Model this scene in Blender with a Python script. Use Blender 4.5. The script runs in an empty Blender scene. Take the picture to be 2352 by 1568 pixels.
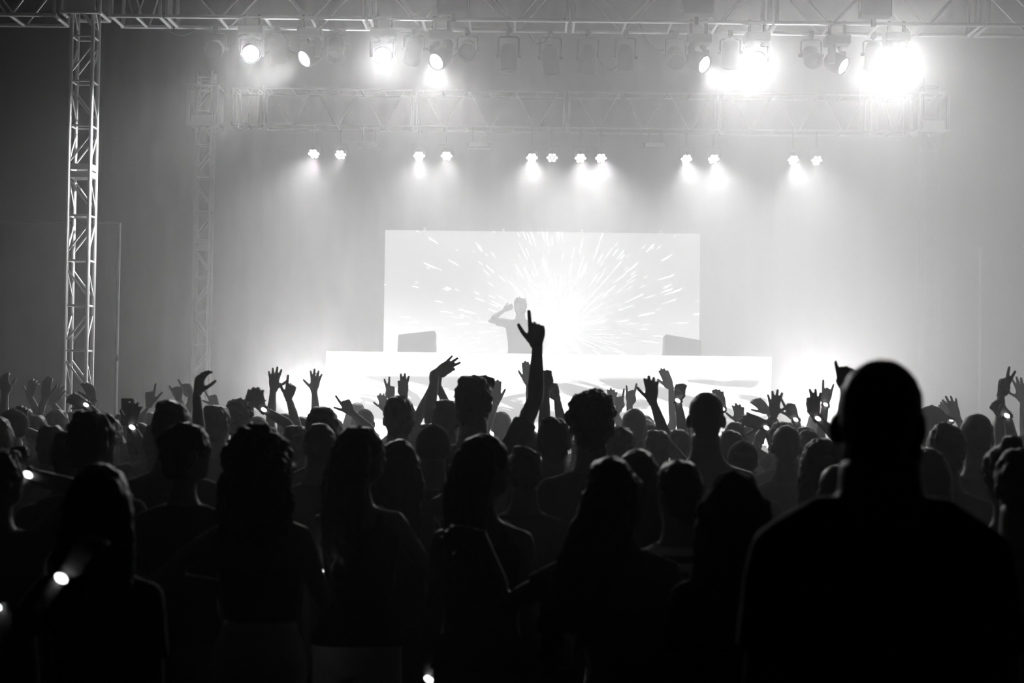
import bpy, bmesh, math, random
from mathutils import Vector, Matrix, noise
random.seed(7)
scene = bpy.context.scene
COL = scene.collection

# ------------------------------------------------------------------ camera
FPX, W, H = 3600.0, 2352.0, 1568.0
CAM = Vector((0.0, 0.0, 1.75))
PITCH = math.atan(106.0 / FPX)
CAMROT = (Matrix.Rotation(math.radians(0.59), 3, 'Z') @ Matrix.Rotation(math.pi / 2 + PITCH, 3, 'X')
          @ Matrix.Rotation(math.radians(0.75), 3, 'Z'))
cam_data = bpy.data.cameras.new('camera')
cam = bpy.data.objects.new('camera', cam_data)
COL.objects.link(cam)
cam.matrix_world = Matrix.Translation(CAM) @ CAMROT.to_4x4()
cam_data.sensor_width = 36.0
cam_data.lens = FPX / W * 36.0
cam_data.clip_end = 200
cam_data.dof.use_dof = True
cam_data.dof.focus_distance = 15.0
cam_data.dof.aperture_fstop = 3.6
scene.camera = cam

# ------------------------------------------------------------------ world, exposure
world = bpy.data.worlds.new('world'); scene.world = world
world.use_nodes = True
world.node_tree.nodes['Background'].inputs[0].default_value = (0.5, 0.5, 0.5, 1)
world.node_tree.nodes['Background'].inputs[1].default_value = 0.0
scene.view_settings.view_transform = 'Standard'
scene.view_settings.look = 'None'
scene.view_settings.exposure = 0.38
scene.view_settings.gamma = 1.0
scene.view_settings.use_curve_mapping = False
cy = scene.cycles
cy.use_denoising = True
cy.max_bounces = 6; cy.diffuse_bounces = 2; cy.glossy_bounces = 2; cy.transmission_bounces = 2
cy.volume_bounces = 2; cy.transparent_max_bounces = 8
cy.volume_step_rate = 6.0
cy.use_light_tree = False
cy.use_adaptive_sampling = True; cy.adaptive_threshold = 0.04; cy.adaptive_min_samples = 16
cy.sample_clamp_indirect = 4.0


def P(px, py, Y):
    """Point of the place seen at photo position (px, py), Y metres in front of the camera."""
    d = CAMROT @ Vector(((px - W / 2) / FPX, (H / 2 - py) / FPX, -1.0))
    return CAM + d * (Y / d.y)


def px_of(v):
    c = CAMROT.transposed() @ (Vector(v) - CAM)
    return (W / 2 - c.x / c.z * FPX, H / 2 + c.y / c.z * FPX)


# how strongly each real source of light burns
GAIN = dict(screen=1.0, booth=1.2, lampA=.8, lampB=.9, lampC=.65, lampD=.95, ovalA=8.0, ovalB=1.1, ovalC=.6, ovalD=.5, rearL=1.9, rearM=1.2, rearR=1.1, floorL=1.9, floorR=2.0)
HAZE = dict(density=.075, near=.05, left=.01, right=1.6, x0=-5.5, x1=5.2, y1=12.6, top=.75, roll=2.0, bank=3.5, g=.5)

# ------------------------------------------------------------------ materials
def grey(v):
    return (v, v, v, 1.0)


def mat(name, v, rough=0.6, metal=0.0, var=0.15, scale=8.0, bump=0.0, spec=0.4, sheen=0.0):
    m = bpy.data.materials.new(name); m.use_nodes = True
    nt = m.node_tree; b = nt.nodes['Principled BSDF']
    b.inputs['Roughness'].default_value = rough
    b.inputs['Metallic'].default_value = metal
    b.inputs['Specular IOR Level'].default_value = spec
    b.inputs['Sheen Weight'].default_value = sheen
    tc = nt.nodes.new('ShaderNodeTexCoord')
    n = nt.nodes.new('ShaderNodeTexNoise'); n.inputs['Scale'].default_value = scale; n.inputs['Detail'].default_value = 3
    nt.links.new(tc.outputs['Object'], n.inputs['Vector'])
    r = nt.nodes.new('ShaderNodeMapRange')
    r.inputs['To Min'].default_value = v * (1 - var); r.inputs['To Max'].default_value = min(1, v * (1 + var))
    nt.links.new(n.outputs['Fac'], r.inputs['Value'])
    nt.links.new(r.outputs['Result'], b.inputs['Base Color'])
    if bump:
        bp = nt.nodes.new('ShaderNodeBump'); bp.inputs['Strength'].default_value = bump
        bp.inputs['Distance'].default_value = 0.01
        nt.links.new(n.outputs['Fac'], bp.inputs['Height']); nt.links.new(bp.outputs['Normal'], b.inputs['Normal'])
    return m


def glow(name, strength, sample='NONE'):
    m = bpy.data.materials.new(name); m.use_nodes = True
    nt = m.node_tree; nt.nodes.clear()
    e = nt.nodes.new('ShaderNodeEmission'); e.inputs[1].default_value = strength
    o = nt.nodes.new('ShaderNodeOutputMaterial'); nt.links.new(e.outputs[0], o.inputs[0])
    m.cycles.emission_sampling = sample
    return m


M = dict(
    alu=mat('aluminium', 0.75, 0.42, 0.7, 0.08, 20),
    alu_haze_faded=mat('haze_faded_aluminium', 0.3, 0.5, 0.5, 0.1, 20),  # same aluminium, colour darkened so the rear towers fade as in haze
    black=mat('black_metal', 0.03, 0.45, 0.0, 0.2, 15),
    dark=mat('dark_metal', 0.06, 0.4, 0.3, 0.2, 15),
    lensblack=mat('dark_lens', 0.05, 0.15, 0.0, 0.2, 30),
    rubber=mat('cable_rubber', 0.03, 0.5),
    drape=mat('black_drape', 0.006, 0.9, 0, 0.3, 3, spec=0.1),
    wall=mat('dark_wall', 0.03, 0.85, 0, 0.3, 1.2, 0.1, spec=0.15),
    floor=mat('concrete_floor', 0.05, 0.7, 0, 0.3, 2.0, 0.1, spec=0.2),
    deck=mat('stage_deck', 0.04, 0.6, 0, 0.2, 4.0),
    cabinet=mat('speaker_cabinet', 0.03, 0.6, 0, 0.2, 30, 0.1),
    lamp=glow('lamp_lens', 14.0), lampmid=glow('lamp_lens_turned_away', 4.0),
    led=glow('led_cell', 4.0), leddim=glow('led_cell_dim', 1.6),
    band=glow('wristband_light', 3.0),
)


# ------------------------------------------------------------------ object helpers
def link(name, me, m=None, parent=None):
    o = bpy.data.objects.new(name, me)
    COL.objects.link(o)
    if m is not None and hasattr(me, 'materials') and not me.materials:
        me.materials.append(m)
    if parent is not None:
        o.parent = parent
    return o


def tag(o, label, cat, group=None):
    o['label'] = label; o['category'] = cat
    if group: o['group'] = group
    return o


def thing(name, label, cat, loc=(0, 0, 0), group=None):
    o = bpy.data.objects.new(name, None); COL.objects.link(o)
    o.location = loc; o.empty_display_size = 0.1
    return tag(o, label, cat, group)


def struct(o):
    o['kind'] = 'structure'
    return o


def bm_mesh(name, bm, m, smooth=False):
    me = bpy.data.meshes.new(name)
    bm.normal_update(); bm.to_mesh(me); bm.free()
    me.materials.append(m)
    if smooth:
        me.polygons.foreach_set('use_smooth', [True] * len(me.polygons))
    return me


def box_bm(x0, x1, y0, y1, z0, z1, bevel=0.0, bm=None):
    bm = bm or bmesh.new()
    r = bmesh.ops.create_cube(bm, size=1.0)
    for v in r['verts']:
        v.co = Vector((x0 + (v.co.x + .5) * (x1 - x0), y0 + (v.co.y + .5) * (y1 - y0), z0 + (v.co.z + .5) * (z1 - z0)))
    if bevel:
        ed = list({e for v in r['verts'] for e in v.link_edges})
        bmesh.ops.bevel(bm, geom=ed, offset=bevel, segments=2, affect='EDGES', profile=0.6)
    return bm


def box(name, x0, x1, y0, y1, z0, z1, m, parent=None, bevel=0.0):
    return link(name, bm_mesh(name, box_bm(x0, x1, y0, y1, z0, z1, bevel), m), None, parent)


_cyl = {}
def unit_cyl(m, seg=10):
    k = (m.name, seg)
    if k not in _cyl:
        bm = bmesh.new()
        bmesh.ops.create_cone(bm, cap_ends=True, segments=seg, radius1=1, radius2=1, depth=1)
        for f in bm.faces: f.smooth = len(f.verts) == 4
        _cyl[k] = bm_mesh('tube_' + m.name, bm, m)
    return _cyl[k]


def rod(name, a, b, r, m, parent, seg=10):
    a, b = Vector(a), Vector(b)
    o = link(name, unit_cyl(m, seg), None, parent)
    d = b - a
    o.matrix_local = (Matrix.Translation((a + b) / 2) @ d.to_track_quat('Z', 'Y').to_matrix().to_4x4()
                      @ Matrix.Diagonal((r, r, d.length, 1)))
    return o


def lathe_bm(profile, seg=28, bm=None, mtx=None):
    """profile: list of (radius, z) revolved about Z, closed where radius is 0."""
    bm = bm or bmesh.new()
    rings = []
    for r, z in profile:
        if r < 1e-6:
            rings.append([bm.verts.new((0, 0, z))])
        else:
            rings.append([bm.verts.new((r * math.cos(2 * math.pi * k / seg), r * math.sin(2 * math.pi * k / seg), z)) for k in range(seg)])
    for A, B in zip(rings, rings[1:]):
        for k in range(seg):
            k2 = (k + 1) % seg
            if len(A) == 1 and len(B) == 1: continue
            if len(A) == 1: f = bm.faces.new((A[0], B[k2], B[k]))
            elif len(B) == 1: f = bm.faces.new((A[k], A[k2], B[0]))
            else: f = bm.faces.new((A[k], A[k2], B[k2], B[k]))
            f.smooth = True
    if mtx is not None:
        for R_ in rings:
            for v in R_: v.co = mtx @ v.co
    return bm


def frame_of(d, ref=None):
    d = Vector(d).normalized()
    ref = Vector(ref) if ref is not None else (Vector((0, 0, 1)) if abs(d.z) < 0.9 else Vector((0, 1, 0)))
    a = ref.cross(d)
    if a.length < 1e-4: a = Vector((1, 0, 0)).cross(d)
    a.normalize()
    return a, d.cross(a).normalized()


def sweep(bm, pts, rad, seg=8, ref=None, cap=True):
    """Closed tube along pts; rad: one number, or a list of r or (ra, rb) per point (ra across ref, rb along it)."""
    pts = [Vector(p) for p in pts]
    n = len(pts)
    if not isinstance(rad, (list, tuple)): rad = [rad] * n
    rings = []
    for i, p in enumerate(pts):
        d = (pts[min(i + 1, n - 1)] - pts[max(i - 1, 0)])
        if d.length < 1e-9: d = Vector((0, 0, 1))
        a, b = frame_of(d, ref)
        r = rad[i]
        ra, rb = r if isinstance(r, (list, tuple)) else (r, r)
        rings.append([bm.verts.new(p + a * (ra * math.cos(2 * math.pi * k / seg)) + b * (rb * math.sin(2 * math.pi * k / seg))) for k in range(seg)])
    for A, B in zip(rings, rings[1:]):
        for k in range(seg):
            f = bm.faces.new((A[k], A[(k + 1) % seg], B[(k + 1) % seg], B[k])); f.smooth = True
    if cap:
        bm.faces.new(list(reversed(rings[0]))); bm.faces.new(rings[-1])
    return bm


def tube_obj(name, pts, r, m, parent=None, seg=7):
    return link(name, bm_mesh(name, sweep(bmesh.new(), pts, r, seg), m), None, parent)


def sag(a, b, drop, n=9):
    a, b = Vector(a), Vector(b)
    return [a.lerp(b, k / (n - 1)) - Vector((0, 0, drop * 4 * (k / (n - 1)) * (1 - k / (n - 1)))) for k in range(n)]

# ================================================================== the setting
YF, YR = 18.75, 24.9            # front and rear truss, metres from the camera
STAGE_Z = 1.0
struct(box('floor', -16, 17, -6, 30, -0.2, 0.0, M['floor']))
struct(box('wall_back', -16, 17, 29.0, 29.3, 0, 12, M['wall']))
struct(box('wall_left', -16.3, -16, -6, 29.3, 0, 12, M['wall']))
struct(box('wall_right', 17, 17.3, -6, 29.3, 0, 12, M['wall']))
struct(box('ceiling', -16.3, 17.3, -6, 29.3, 12, 12.2, M['wall']))
deck = thing('stage', 'raised black stage platform behind the crowd under the trusses', 'stage', (0.6, 22.3, 0))
for k in range(5):
    box('deck_panel', -6.1 + k * 2.36 + .004, -6.1 + (k + 1) * 2.36 - .004, -3.05, 3.9, STAGE_Z - .12, STAGE_Z, M['deck'], deck)
box('skirt', -6.1, 5.7, -3.08, -3.06, 0.0, STAGE_Z - .12, M['drape'], deck)
riser = box('booth_riser', -1.9, 2.3, 21.55, 23.4, STAGE_Z, STAGE_Z + .26, M['deck'])
tag(riser, 'low dark riser platform the performer stands on behind the booth', 'riser')


def drape(name, a, b, z0, z1, label, amp=0.05, wave=0.32, hem=True):
    a, b = Vector(a), Vector(b)
    L = (b - a).length; n = max(8, int(L / wave * 6))
    nrm = Vector((-(b - a).y, (b - a).x, 0)).normalized()
    bm = bmesh.new(); rows = []
    for j in range(5):
        z = z0 + (z1 - z0) * j / 4
        row = []
        for i in range(n + 1):
            u = i / n
            off = amp * (math.sin(u * L / wave * 2 * math.pi) + .4 * math.sin(u * L / wave * 4.1 + j)) * (1.15 - .5 * j / 4)
            row.append(bm.verts.new(a.lerp(b, u) + nrm * off + Vector((0, 0, z - a.z))))
        rows.append(row)
    for A, B in zip(rows, rows[1:]):
        for i in range(n):
            f = bm.faces.new((A[i], A[i + 1], B[i + 1], B[i])); f.smooth = True
    bmesh.ops.solidify(bm, geom=bm.faces[:], thickness=0.012)
    return bm_mesh(name, bm, M['drape'])


bd = link('backdrop_curtain', drape('backdrop_curtain', (-7.6, 27.6, 0.0), (9.0, 27.6, 0.0), 0.05, 9.6, '', 0.07, 0.5))
tag(bd, 'tall black pleated curtain hung behind the rear truss and big screen', 'curtain')
# side masking: pipe and drape at the left, bare pole at the right
pl = thing('side_drape', 'black pipe-and-drape panel beside the near truss tower with a pale upright pole', 'drape', P(268, 890, 22.5).xy.to_3d())
pb = pl.location
x0 = P(-260, 600, 22.5).x
ztop = P(268, 512, 22.5).z
link('drape_panel', drape('drape_panel', (x0 - pb.x, 0, 0), (-.04, 0, 0), .03, ztop - .02, '', .03, .4), None, pl)
rod('upright_pole', (0, -.02, 0), (0, -.02, ztop), .022, M['alu'], pl)
rod('crossbar', (x0 - pb.x, -.01, ztop), (0, -.01, ztop), .018, M['dark'], pl)
rod('pole_base', (0, -.02, 0), (0, -.02, .02), .22, M['dark'], pl, 20)
rod('pole_collar', (0, -.02, P(268, 822, 22.5).z - .04), (0, -.02, P(268, 822, 22.5).z + .04), .03, M['black'], pl)
pr = thing('upright_pole_stand', 'lone thin metal pole standing in haze past the far rear tower', 'pole', P(2250, 890, 23.0).xy.to_3d())
zr = P(2250, 566, 23.0).z
rod('pole', (0, 0, 0), (0, 0, zr), .02, M['alu'], pr)
rod('pole_base', (0, 0, 0), (0, 0, .02), .22, M['dark'], pr, 20)
rod('pole_collar', (0, 0, P(2250, 790, 23).z - .04), (0, 0, P(2250, 790, 23).z + .04), .027, M['alu'], pr)


# ------------------------------------------------------------------ trusses
def tower(label, cx, cy, w, z0, z1, pitch, plate_z, mm):
    t = thing('truss_tower', label, 'truss tower', (cx, cy, 0), 'truss towers')
    h = w / 2; r = .025
    for sx in (-1, 1):
        for sy in (-1, 1):
            rod('chord', (sx * h, sy * h, z0), (sx * h, sy * h, z1), r, mm, t, 12)
    n = int((z1 - z0) / pitch)
    faces = [((-h, -h), (h, -h)), ((h, -h), (h, h)), ((h, h), (-h, h)), ((-h, h), (-h, -h))]
    off = (plate_z - z0) % pitch
    zs = [z0 + off + k * pitch for k in range(-1, n + 2)]
    for k, z in enumerate(zs):
        for q, (A, B) in enumerate(faces):
            if z0 < z < z1 and all(abs(z - pz) > .06 for pz in [plate_z]):
                rod('rung', (*A, z), (*B, z), .013, mm, t, 8)
            za, zb = z + .1, z + pitch - .1
            if za < z0 or zb > z1: continue
            if (k + q // 2) % 2: A2, B2 = A, B
            else: A2, B2 = B, A
            rod('diagonal_brace', (*A2, zb), (*B2, za), .0125, mm, t, 8)
    for dz in (-.047, .047):
        for q, (A, B) in enumerate(faces):
            xs = sorted((A[0], B[0])); ys = sorted((A[1], B[1]))
            box('joint_plate', xs[0] - .012, xs[1] + .012, ys[0] - .012, ys[1] + .012, plate_z + dz - .036, plate_z + dz + .036, mm, t)
    box('base_plate', -.35, .35, -.35, .35, z0 - .015, z0, M['dark'], t)
    return t


cl = P(180, 500, YF)
tower('bright aluminium truss tower rising at the dark edge of the stage', cl.x, YF + .13, .258, .015, 7.2, P(180, 288, YF).z - P(180, 391, YF).z, P(180, 391, YF).z, M['alu'])
crl = P(463, 560, YR); crr = P(2139, 590, YR)
tower('hazy rear truss tower between the side drape and the big screen', crl.x, YR + .12, .239, STAGE_Z + .015, 6.75, P(463, 637, YR).z - P(463, 714, YR).z, P(463, 561, YR).z, M['alu_haze_faded'])
tower('hazy rear truss tower beside the lone thin pole', crr.x, YR + .12, .239, STAGE_Z + .015, 6.75, P(2139, 428, YR).z - P(2139, 505, YR).z, P(2139, 580, YR).z, M['alu_haze_faded'])


def h_truss(label, xs, y0, y1, zb, zt, joints, step, mm, first=0, thin=1.0):
    """Box truss along X from xs[0] to xs[1]; joints: x of the bolted section ends."""
    t = thing('box_truss', label, 'truss', ((xs[0] + xs[1]) / 2, y0, zb), 'stage roof trusses')
    ox, oy, oz = t.location
    cuts = [xs[0]] + [j for j in joints if xs[0] < j < xs[1]] + [xs[1]]
    dy, dz = y1 - y0, zt - zb
    for a, b in zip(cuts, cuts[1:]):
        a += .015; b -= .015
        a -= ox; b -= ox
        for y in (0, dy):
            for z in (0, dz):
                rod('chord', (a, y, z), (b, y, z) , thin * .025, mm, t, 12)
        for x in (a + .03, b - .03):
            for y in (0, dy): rod('end_post', (x, y, 0), (x, y, dz) , thin * .024, mm, t, 8)
            for z in (0, dz): rod('end_rail', (x, 0, z), (x, dy, z) , thin * .024, mm, t, 8)
        n = max(2, round((b - a - .2) / step)); s = (b - a - .2) / n
        for k in range(n):
            xa, xb = a + .1 + k * s, a + .1 + (k + 1) * s
            up = (k + first) % 2
            for y in (0, dy) if thin == 1.0 else (0,):
                rod('diagonal_brace', (xa + .03, y, dz if up else 0), (xb - .03, y, 0 if up else dz) , thin * .0125, mm, t, 8)
            if k:
                rod('cross_rail', (xa, 0, 0), (xa, dy, 0) , thin * .02, mm, t, 8)
                rod('cross_rail', (xa, 0, dz), (xa, dy, dz) , thin * .02, mm, t, 8)
    return t


zf = P(1176, 46, YF).z
jx = [P(x, 50, YF).x for x in (-92, 375, 842, 1310, 1776, 2262)]
h_truss('front box truss carrying the row of hung stage lamps', (cl.x + .3, P(2780, 50, YF).x), YF, YF + .56, zf, zf + .56, jx, .60, M['alu'], 1)
h_truss('short box truss stub sticking out past the bright tower', (P(-420, 50, YF).x, cl.x - .3), YF, YF + .56, zf, zf + .56, jx, .60, M['alu'], 1)
zr0, zr1 = P(1176, 292, YR).z, P(1176, 210, YR).z
jr = [P(x, 250, YR).x for x in (600, 950, 1302, 1656, 2008)]
h_truss('rear box truss in haze above the big screen', (crl.x + .42, crr.x - .3), YR, YR + .5, zr0, zr1, jr, .40, M['alu'], 1, .62)

def sleeve(label, x, y, z0, z1, w):
    t = thing('sleeve_block', label, 'truss block', (x, y, z0), 'tower sleeve blocks')
    h = w / 2
    for sx in (-1, 1):
        for sy in (-1, 1): rod('corner_post', (sx * h, sy * h, 0), (sx * h, sy * h, z1 - z0), .025, M['alu'], t)
    for z in (0, z1 - z0):
        for A, B in (((-h, -h), (h, -h)), ((h, -h), (h, h)), ((h, h), (-h, h)), ((-h, h), (-h, -h))):
            rod('rail', (*A, z), (*B, z), .025, M['alu'], t)
    for sx in (-1, 1):
        box('side_plate', sx * h - .01, sx * h + .01, -h * .6, h * .6, .02, z1 - z0 - .02, M['dark'], t)
    box('front_plate', -h * .75, h * .75, -h - .012, -h + .008, .0, .16, M['alu'], t)
    return t


sleeve('dark sleeve block where the bright tower meets the front truss', cl.x, YF + .13, zf + .02, zf + .58, .46)
sleeve('pale sleeve block on the hazy rear tower near the side drape', crl.x, YR + .12, P(512, 290, YR).z, zr1 + .02, .46)
sleeve('pale sleeve block on the hazy rear tower near the lone pole', crr.x, YR + .12, P(2125, 302, YR).z, zr1 + .02, .46)
for px, lab in ((1040, 'square lamp base clipped on top of the front truss near midspan'), (1602, 'square lamp base clipped on the front truss over a tilted lamp'), (2010, 'square lamp base clipped on the front truss near the brightest lamp')):
    c = P(px, 30, YF - .12)
    t = thing('truss_power_box', lab, 'power box', (c.x, c.y, zf + .05), 'boxes clipped on the front truss')
    link('case', bm_mesh('case', box_bm(-.18, .18, -.12, .1, 0, .24, .015), M['dark']), None, t)
    for s in (-1, 1):
        rod('handle', (s * .19, -.06, .05), (s * .19, -.06, .19), .012, M['alu'], t)
    rod('clamp', (0, .09, -.09), (0, .09, .02), .03, M['black'], t)


# ------------------------------------------------------------------ lamps
def aim_matrix(aim):
    return Vector(aim).normalized().to_track_quat('-Z', 'Y').to_matrix().to_4x4()


def spot(parent, loc, aim, watts, deg, blend=.6, radius=.08):
    l = bpy.data.lights.new('beam', 'SPOT'); l.energy = watts; l.spot_size = math.radians(deg); l.spot_blend = blend
    l.shadow_soft_size = radius
    o = bpy.data.objects.new('beam', l); COL.objects.link(o); o.parent = parent
    o.matrix_local = Matrix.Translation(loc) @ aim_matrix(aim)
    return o


_mesh = {}
def shared(key, fn):
    if key not in _mesh: _mesh[key] = fn()
    return _mesh[key]


def can_mesh():
    return bm_mesh('can', lathe_bm([(0, .17), (.05, .165), (.085, .14), (.1, .09), (.104, .0), (.104, -.16), (.112, -.165), (.112, -.18), (.1, -.18), (.098, -.12), (0, -.12)]), M['black'])


def lens_mesh():
    return bm_mesh('lens', lathe_bm([(0, -.128), (.05, -.13), (.095, -.122), (.095, -.118), (0, -.118)]), M['lensblack'])


def rim_mesh():
    return bm_mesh('rim', lathe_bm([(.1, -.176), (.115, -.176), (.115, -.186), (.1, -.186), (.1, -.176)]), M['dark'])


def par_can(px, py, aim, label, lit=0):
    c = P(px, py, YF + .56)
    t = thing('par_can_lamp', label, 'stage lamp', c, 'lamps hung on the front truss')
    R = aim_matrix(aim)
    for nm, fn in (('can', can_mesh), ('lens', lens_mesh), ('rim', rim_mesh)):
        o = link(nm, shared(nm, fn), None, t); o.matrix_local = R
    # yoke: a U of flat bar hung from the far chord
    ztop = zf - .02 - c.z
    top = min(ztop - .06, .27)
    bm = bmesh.new()
    sweep(bm, [(-.125, 0, -.02), (-.125, 0, top - .02), (-.1, 0, top), (.1, 0, top), (.125, 0, top - .02), (.125, 0, -.02)], .011, 6)
    link('yoke', bm_mesh('yoke', bm, M['dark']), None, t)
    rod('yoke_knob', (.112, 0, 0), (.155, 0, 0), .02, M['dark'], t, 8)
    rod('yoke_knob', (-.155, 0, 0), (-.112, 0, 0), .02, M['dark'], t, 8)
    rod('hanger', (0, 0, top), (0, 0, ztop + .04), .016, M['black'], t, 8)
    box('clamp', -.03, .03, -.04, .04, ztop - .03, ztop + .05, M['black'], t, .006)
    return t


def head_mesh():
    return bm_mesh('head', lathe_bm([(0, .15), (.07, .145), (.105, .11), (.12, .03), (.12, -.07), (.108, -.1), (.1, -.1), (.1, -.085), (0, -.085)]), M['black'])


def face_mesh(m):
    bm = lathe_bm([(0, -.096), (.06, -.095), (.1, -.09), (.1, -.086), (0, -.086)])
    for ring, n, rr in ((0, 1, 0), (1, 6, .038), (2, 12, .074)):
        for k in range(n):
            a = 2 * math.pi * k / n
            lathe_bm([(.0, -.108), (.012, -.105), (.017, -.09)], 8, bm, Matrix.Translation((rr * math.cos(a), rr * math.sin(a), 0)))
    return bm_mesh('lens', bm, m)


def moving_head(px, py, aim, label, m, watts=0, deg=40, beam=None, blend=1.0, key=None):
    c = P(px, py, YF)
    aim = Vector(aim).normalized()
    t = thing('moving_head_lamp', label, 'stage lamp', c, 'lamps hung on the front truss')
    R = aim_matrix(aim)
    o = link('head', shared('mh', head_mesh), None, t); o.matrix_local = R
    o = link('lens', shared('face' + m.name, lambda: face_mesh(m)), None, t); o.matrix_local = R
    o = link('lens_ring', shared('ring', lambda: bm_mesh('lens_ring', lathe_bm([(.1, -.098), (.113, -.096), (.113, -.108), (.1, -.108), (.1, -.098)]), M['dark'])), None, t)
    o.matrix_local = R
    yaw = math.atan2(aim.x, -aim.y)
    RY = Matrix.Rotation(yaw, 4, 'Z')
    for s in (-1, 1):
        bm = bmesh.new()
        sweep(bm, [(s * .135, 0, -.03), (s * .14, 0, .06), (s * .14, 0, .16), (s * .11, 0, .2), (s * .05, 0, .215)], [(.02, .045), (.022, .05), (.024, .055), (.024, .055), (.02, .05)], 8)
        o = link('yoke_arm', bm_mesh('yoke_arm', bm, M['black']), None, t); o.matrix_local = RY
    ztop = zf - c.z
    b0 = .21
    link('base', bm_mesh('base', box_bm(-.15, .15, -.12, .12, b0, b0 + .11, .02), M['dark']), None, t)
    for s in (-1, 1):
        rod('clamp', (s * .09, 0, b0 + .1), (s * .09, 0, max(b0 + .14, ztop + .03)), .02, M['black'], t, 8)
    if watts:
        spot(t, aim * .13, beam or aim, watts * GAIN[key], deg, blend)
    return t


CY = (0, -1, -.27)     # aim at the lens-side of the crowd
par_can(495, 112, (.05, -1, -.35), 'dark round par lamp at the tower end of the front truss')
moving_head(577, 122, (.12, -1, -.30), 'blazing round lamp nearest the bright truss tower', M['lamp'], 400, 145, (.35, -1, -.55), key='lampA')
par_can(637, 108, (.05, .75, -.9), 'dark can lamp just beside the blazing lamp near the tower')
moving_head(712, 128, (-.75, -.75, -.65), 'lit lamp turned down toward the tower with an oval face', M['lampmid'], 400, 55, (-.78, -.17, -.5), key='ovalA')
par_can(772, 108, (.0, -.55, -.8), 'dark round can between the oval lit lamp and the next bright lamp')
moving_head(879, 128, (.08, -1, -.28), 'bright round lamp with visible cells left of midspan', M['lamp'], 400, 145, (.5, -1, -.6), key='lampB')
par_can(951, 112, (-.25, .7, -.85), 'dark tilted can right after the bright round celled lamp')
moving_head(1013, 134, (-.62, -.75, -.62), 'lit oval-faced lamp turned toward the tower near midspan', M['lampmid'], 400, 75, (.2, -.8, -.9), key='ovalB')
par_can(1074, 112, (.0, -.9, -.45), 'dark round can facing the crowd beside the midspan oval lamp')
par_can(1168, 130, (.04, 0, -1), 'dark upright can pointing straight down, first of four in the middle')
par_can(1264, 134, (.12, .45, -1), 'dark tilted can, second of the four unlit middle cans')
par_can(1351, 134, (-.1, .55, -1), 'dark tilted can, third of the four unlit middle cans')
par_can(1436, 132, (.03, 0.04, -1), 'dark upright can pointing straight down, last of four in the middle')
par_can(1552, 128, (.0, -.8, -.6), 'hazy dark can before the oval lamp that leans away')
moving_head(1604, 142, (.75, -.7, -.5), 'lit oval-faced lamp leaning away from the screen past midspan', M['lampmid'], 400, 75, (.3, -.8, -.9), key='ovalC')
par_can(1677, 120, (.05, .75, -.85), 'hazy dark can between the leaning oval lamp and a blazing lamp')
moving_head(1738, 138, (-.1, -1, -.26), 'blazing round lamp on the hazy half of the truss', M['lamp'], 400, 145, (-.35, -1, -.5), key='lampC')
par_can(1863, 128, (.0, -.8, -.5), 'faint can lamp after the blazing lamp on the hazy half')
moving_head(1922, 145, (.8, -.6, -.55), 'narrow oval lit lamp next to the brightest lamp', M['lampmid'], 400, 75, (.6, -.5, -.9), key='ovalD')
par_can(2006, 125, (.05, .6, -.9), 'pale hazy can lamp touching the glow of the brightest lamp')
moving_head(2058, 138, (-.16, -1, -.26), 'brightest lamp with the widest glow on the front truss', M['lamp'], 400, 145, (-.4, -1, -.5), key='lampD')


def floor_wash(px, label, key, aim):
    """Wash lamp standing on the stage floor beside the booth; the crowd hides it, its glow shows above their heads."""
    c = P(px, 990, 21.2); c.z = STAGE_Z
    t = thing('floor_wash_lamp', label, 'stage lamp', c, 'wash lamps standing on the stage floor')
    link('base', bm_mesh('base', box_bm(-.16, .16, -.13, .13, 0, .1, .02), M['dark']), None, t)
    for s in (-1, 1):
        bm = bmesh.new()
        sweep(bm, [(s * .1, 0, .09), (s * .14, 0, .12), (s * .14, 0, .3)], [(.02, .045), (.022, .05), (.02, .045)], 8)
        link('yoke_arm', bm_mesh('yoke_arm', bm, M['black']), None, t)
    R = Matrix.Translation((0, 0, .28)) @ aim_matrix(aim)
    for nm, me in (('head', shared('mh', head_mesh)), ('lens', shared('face' + M['lamp'].name, lambda: face_mesh(M['lamp'])))):
        o = link(nm, me, None, t); o.matrix_local = R
    spot(t, Vector((0, 0, .28)) + Vector(aim).normalized() * .14, aim, 400 * GAIN[key], 130, .9)
    return t


floor_wash(700, 'wash lamp on the stage floor glowing past the booth end nearest the tower', 'floorL', (.1, -.75, .65))
floor_wash(1868, 'wash lamp on the stage floor glowing past the booth end away from the tower', 'floorR', (.1, -.75, .65))


def pod_mesh():
    return bm_mesh('housing', lathe_bm([(0, .1), (.07, .095), (.095, .05), (.1, -.04), (.1, -.05), (.094, -.05), (.094, -.04), (0, -.04)], 24), M['black'])


def cell_mesh(m):
    return bm_mesh('led_cell', lathe_bm([(0, -.056), (.02, -.052), (.029, -.04), (0, -.039)], 12), m)


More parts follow.
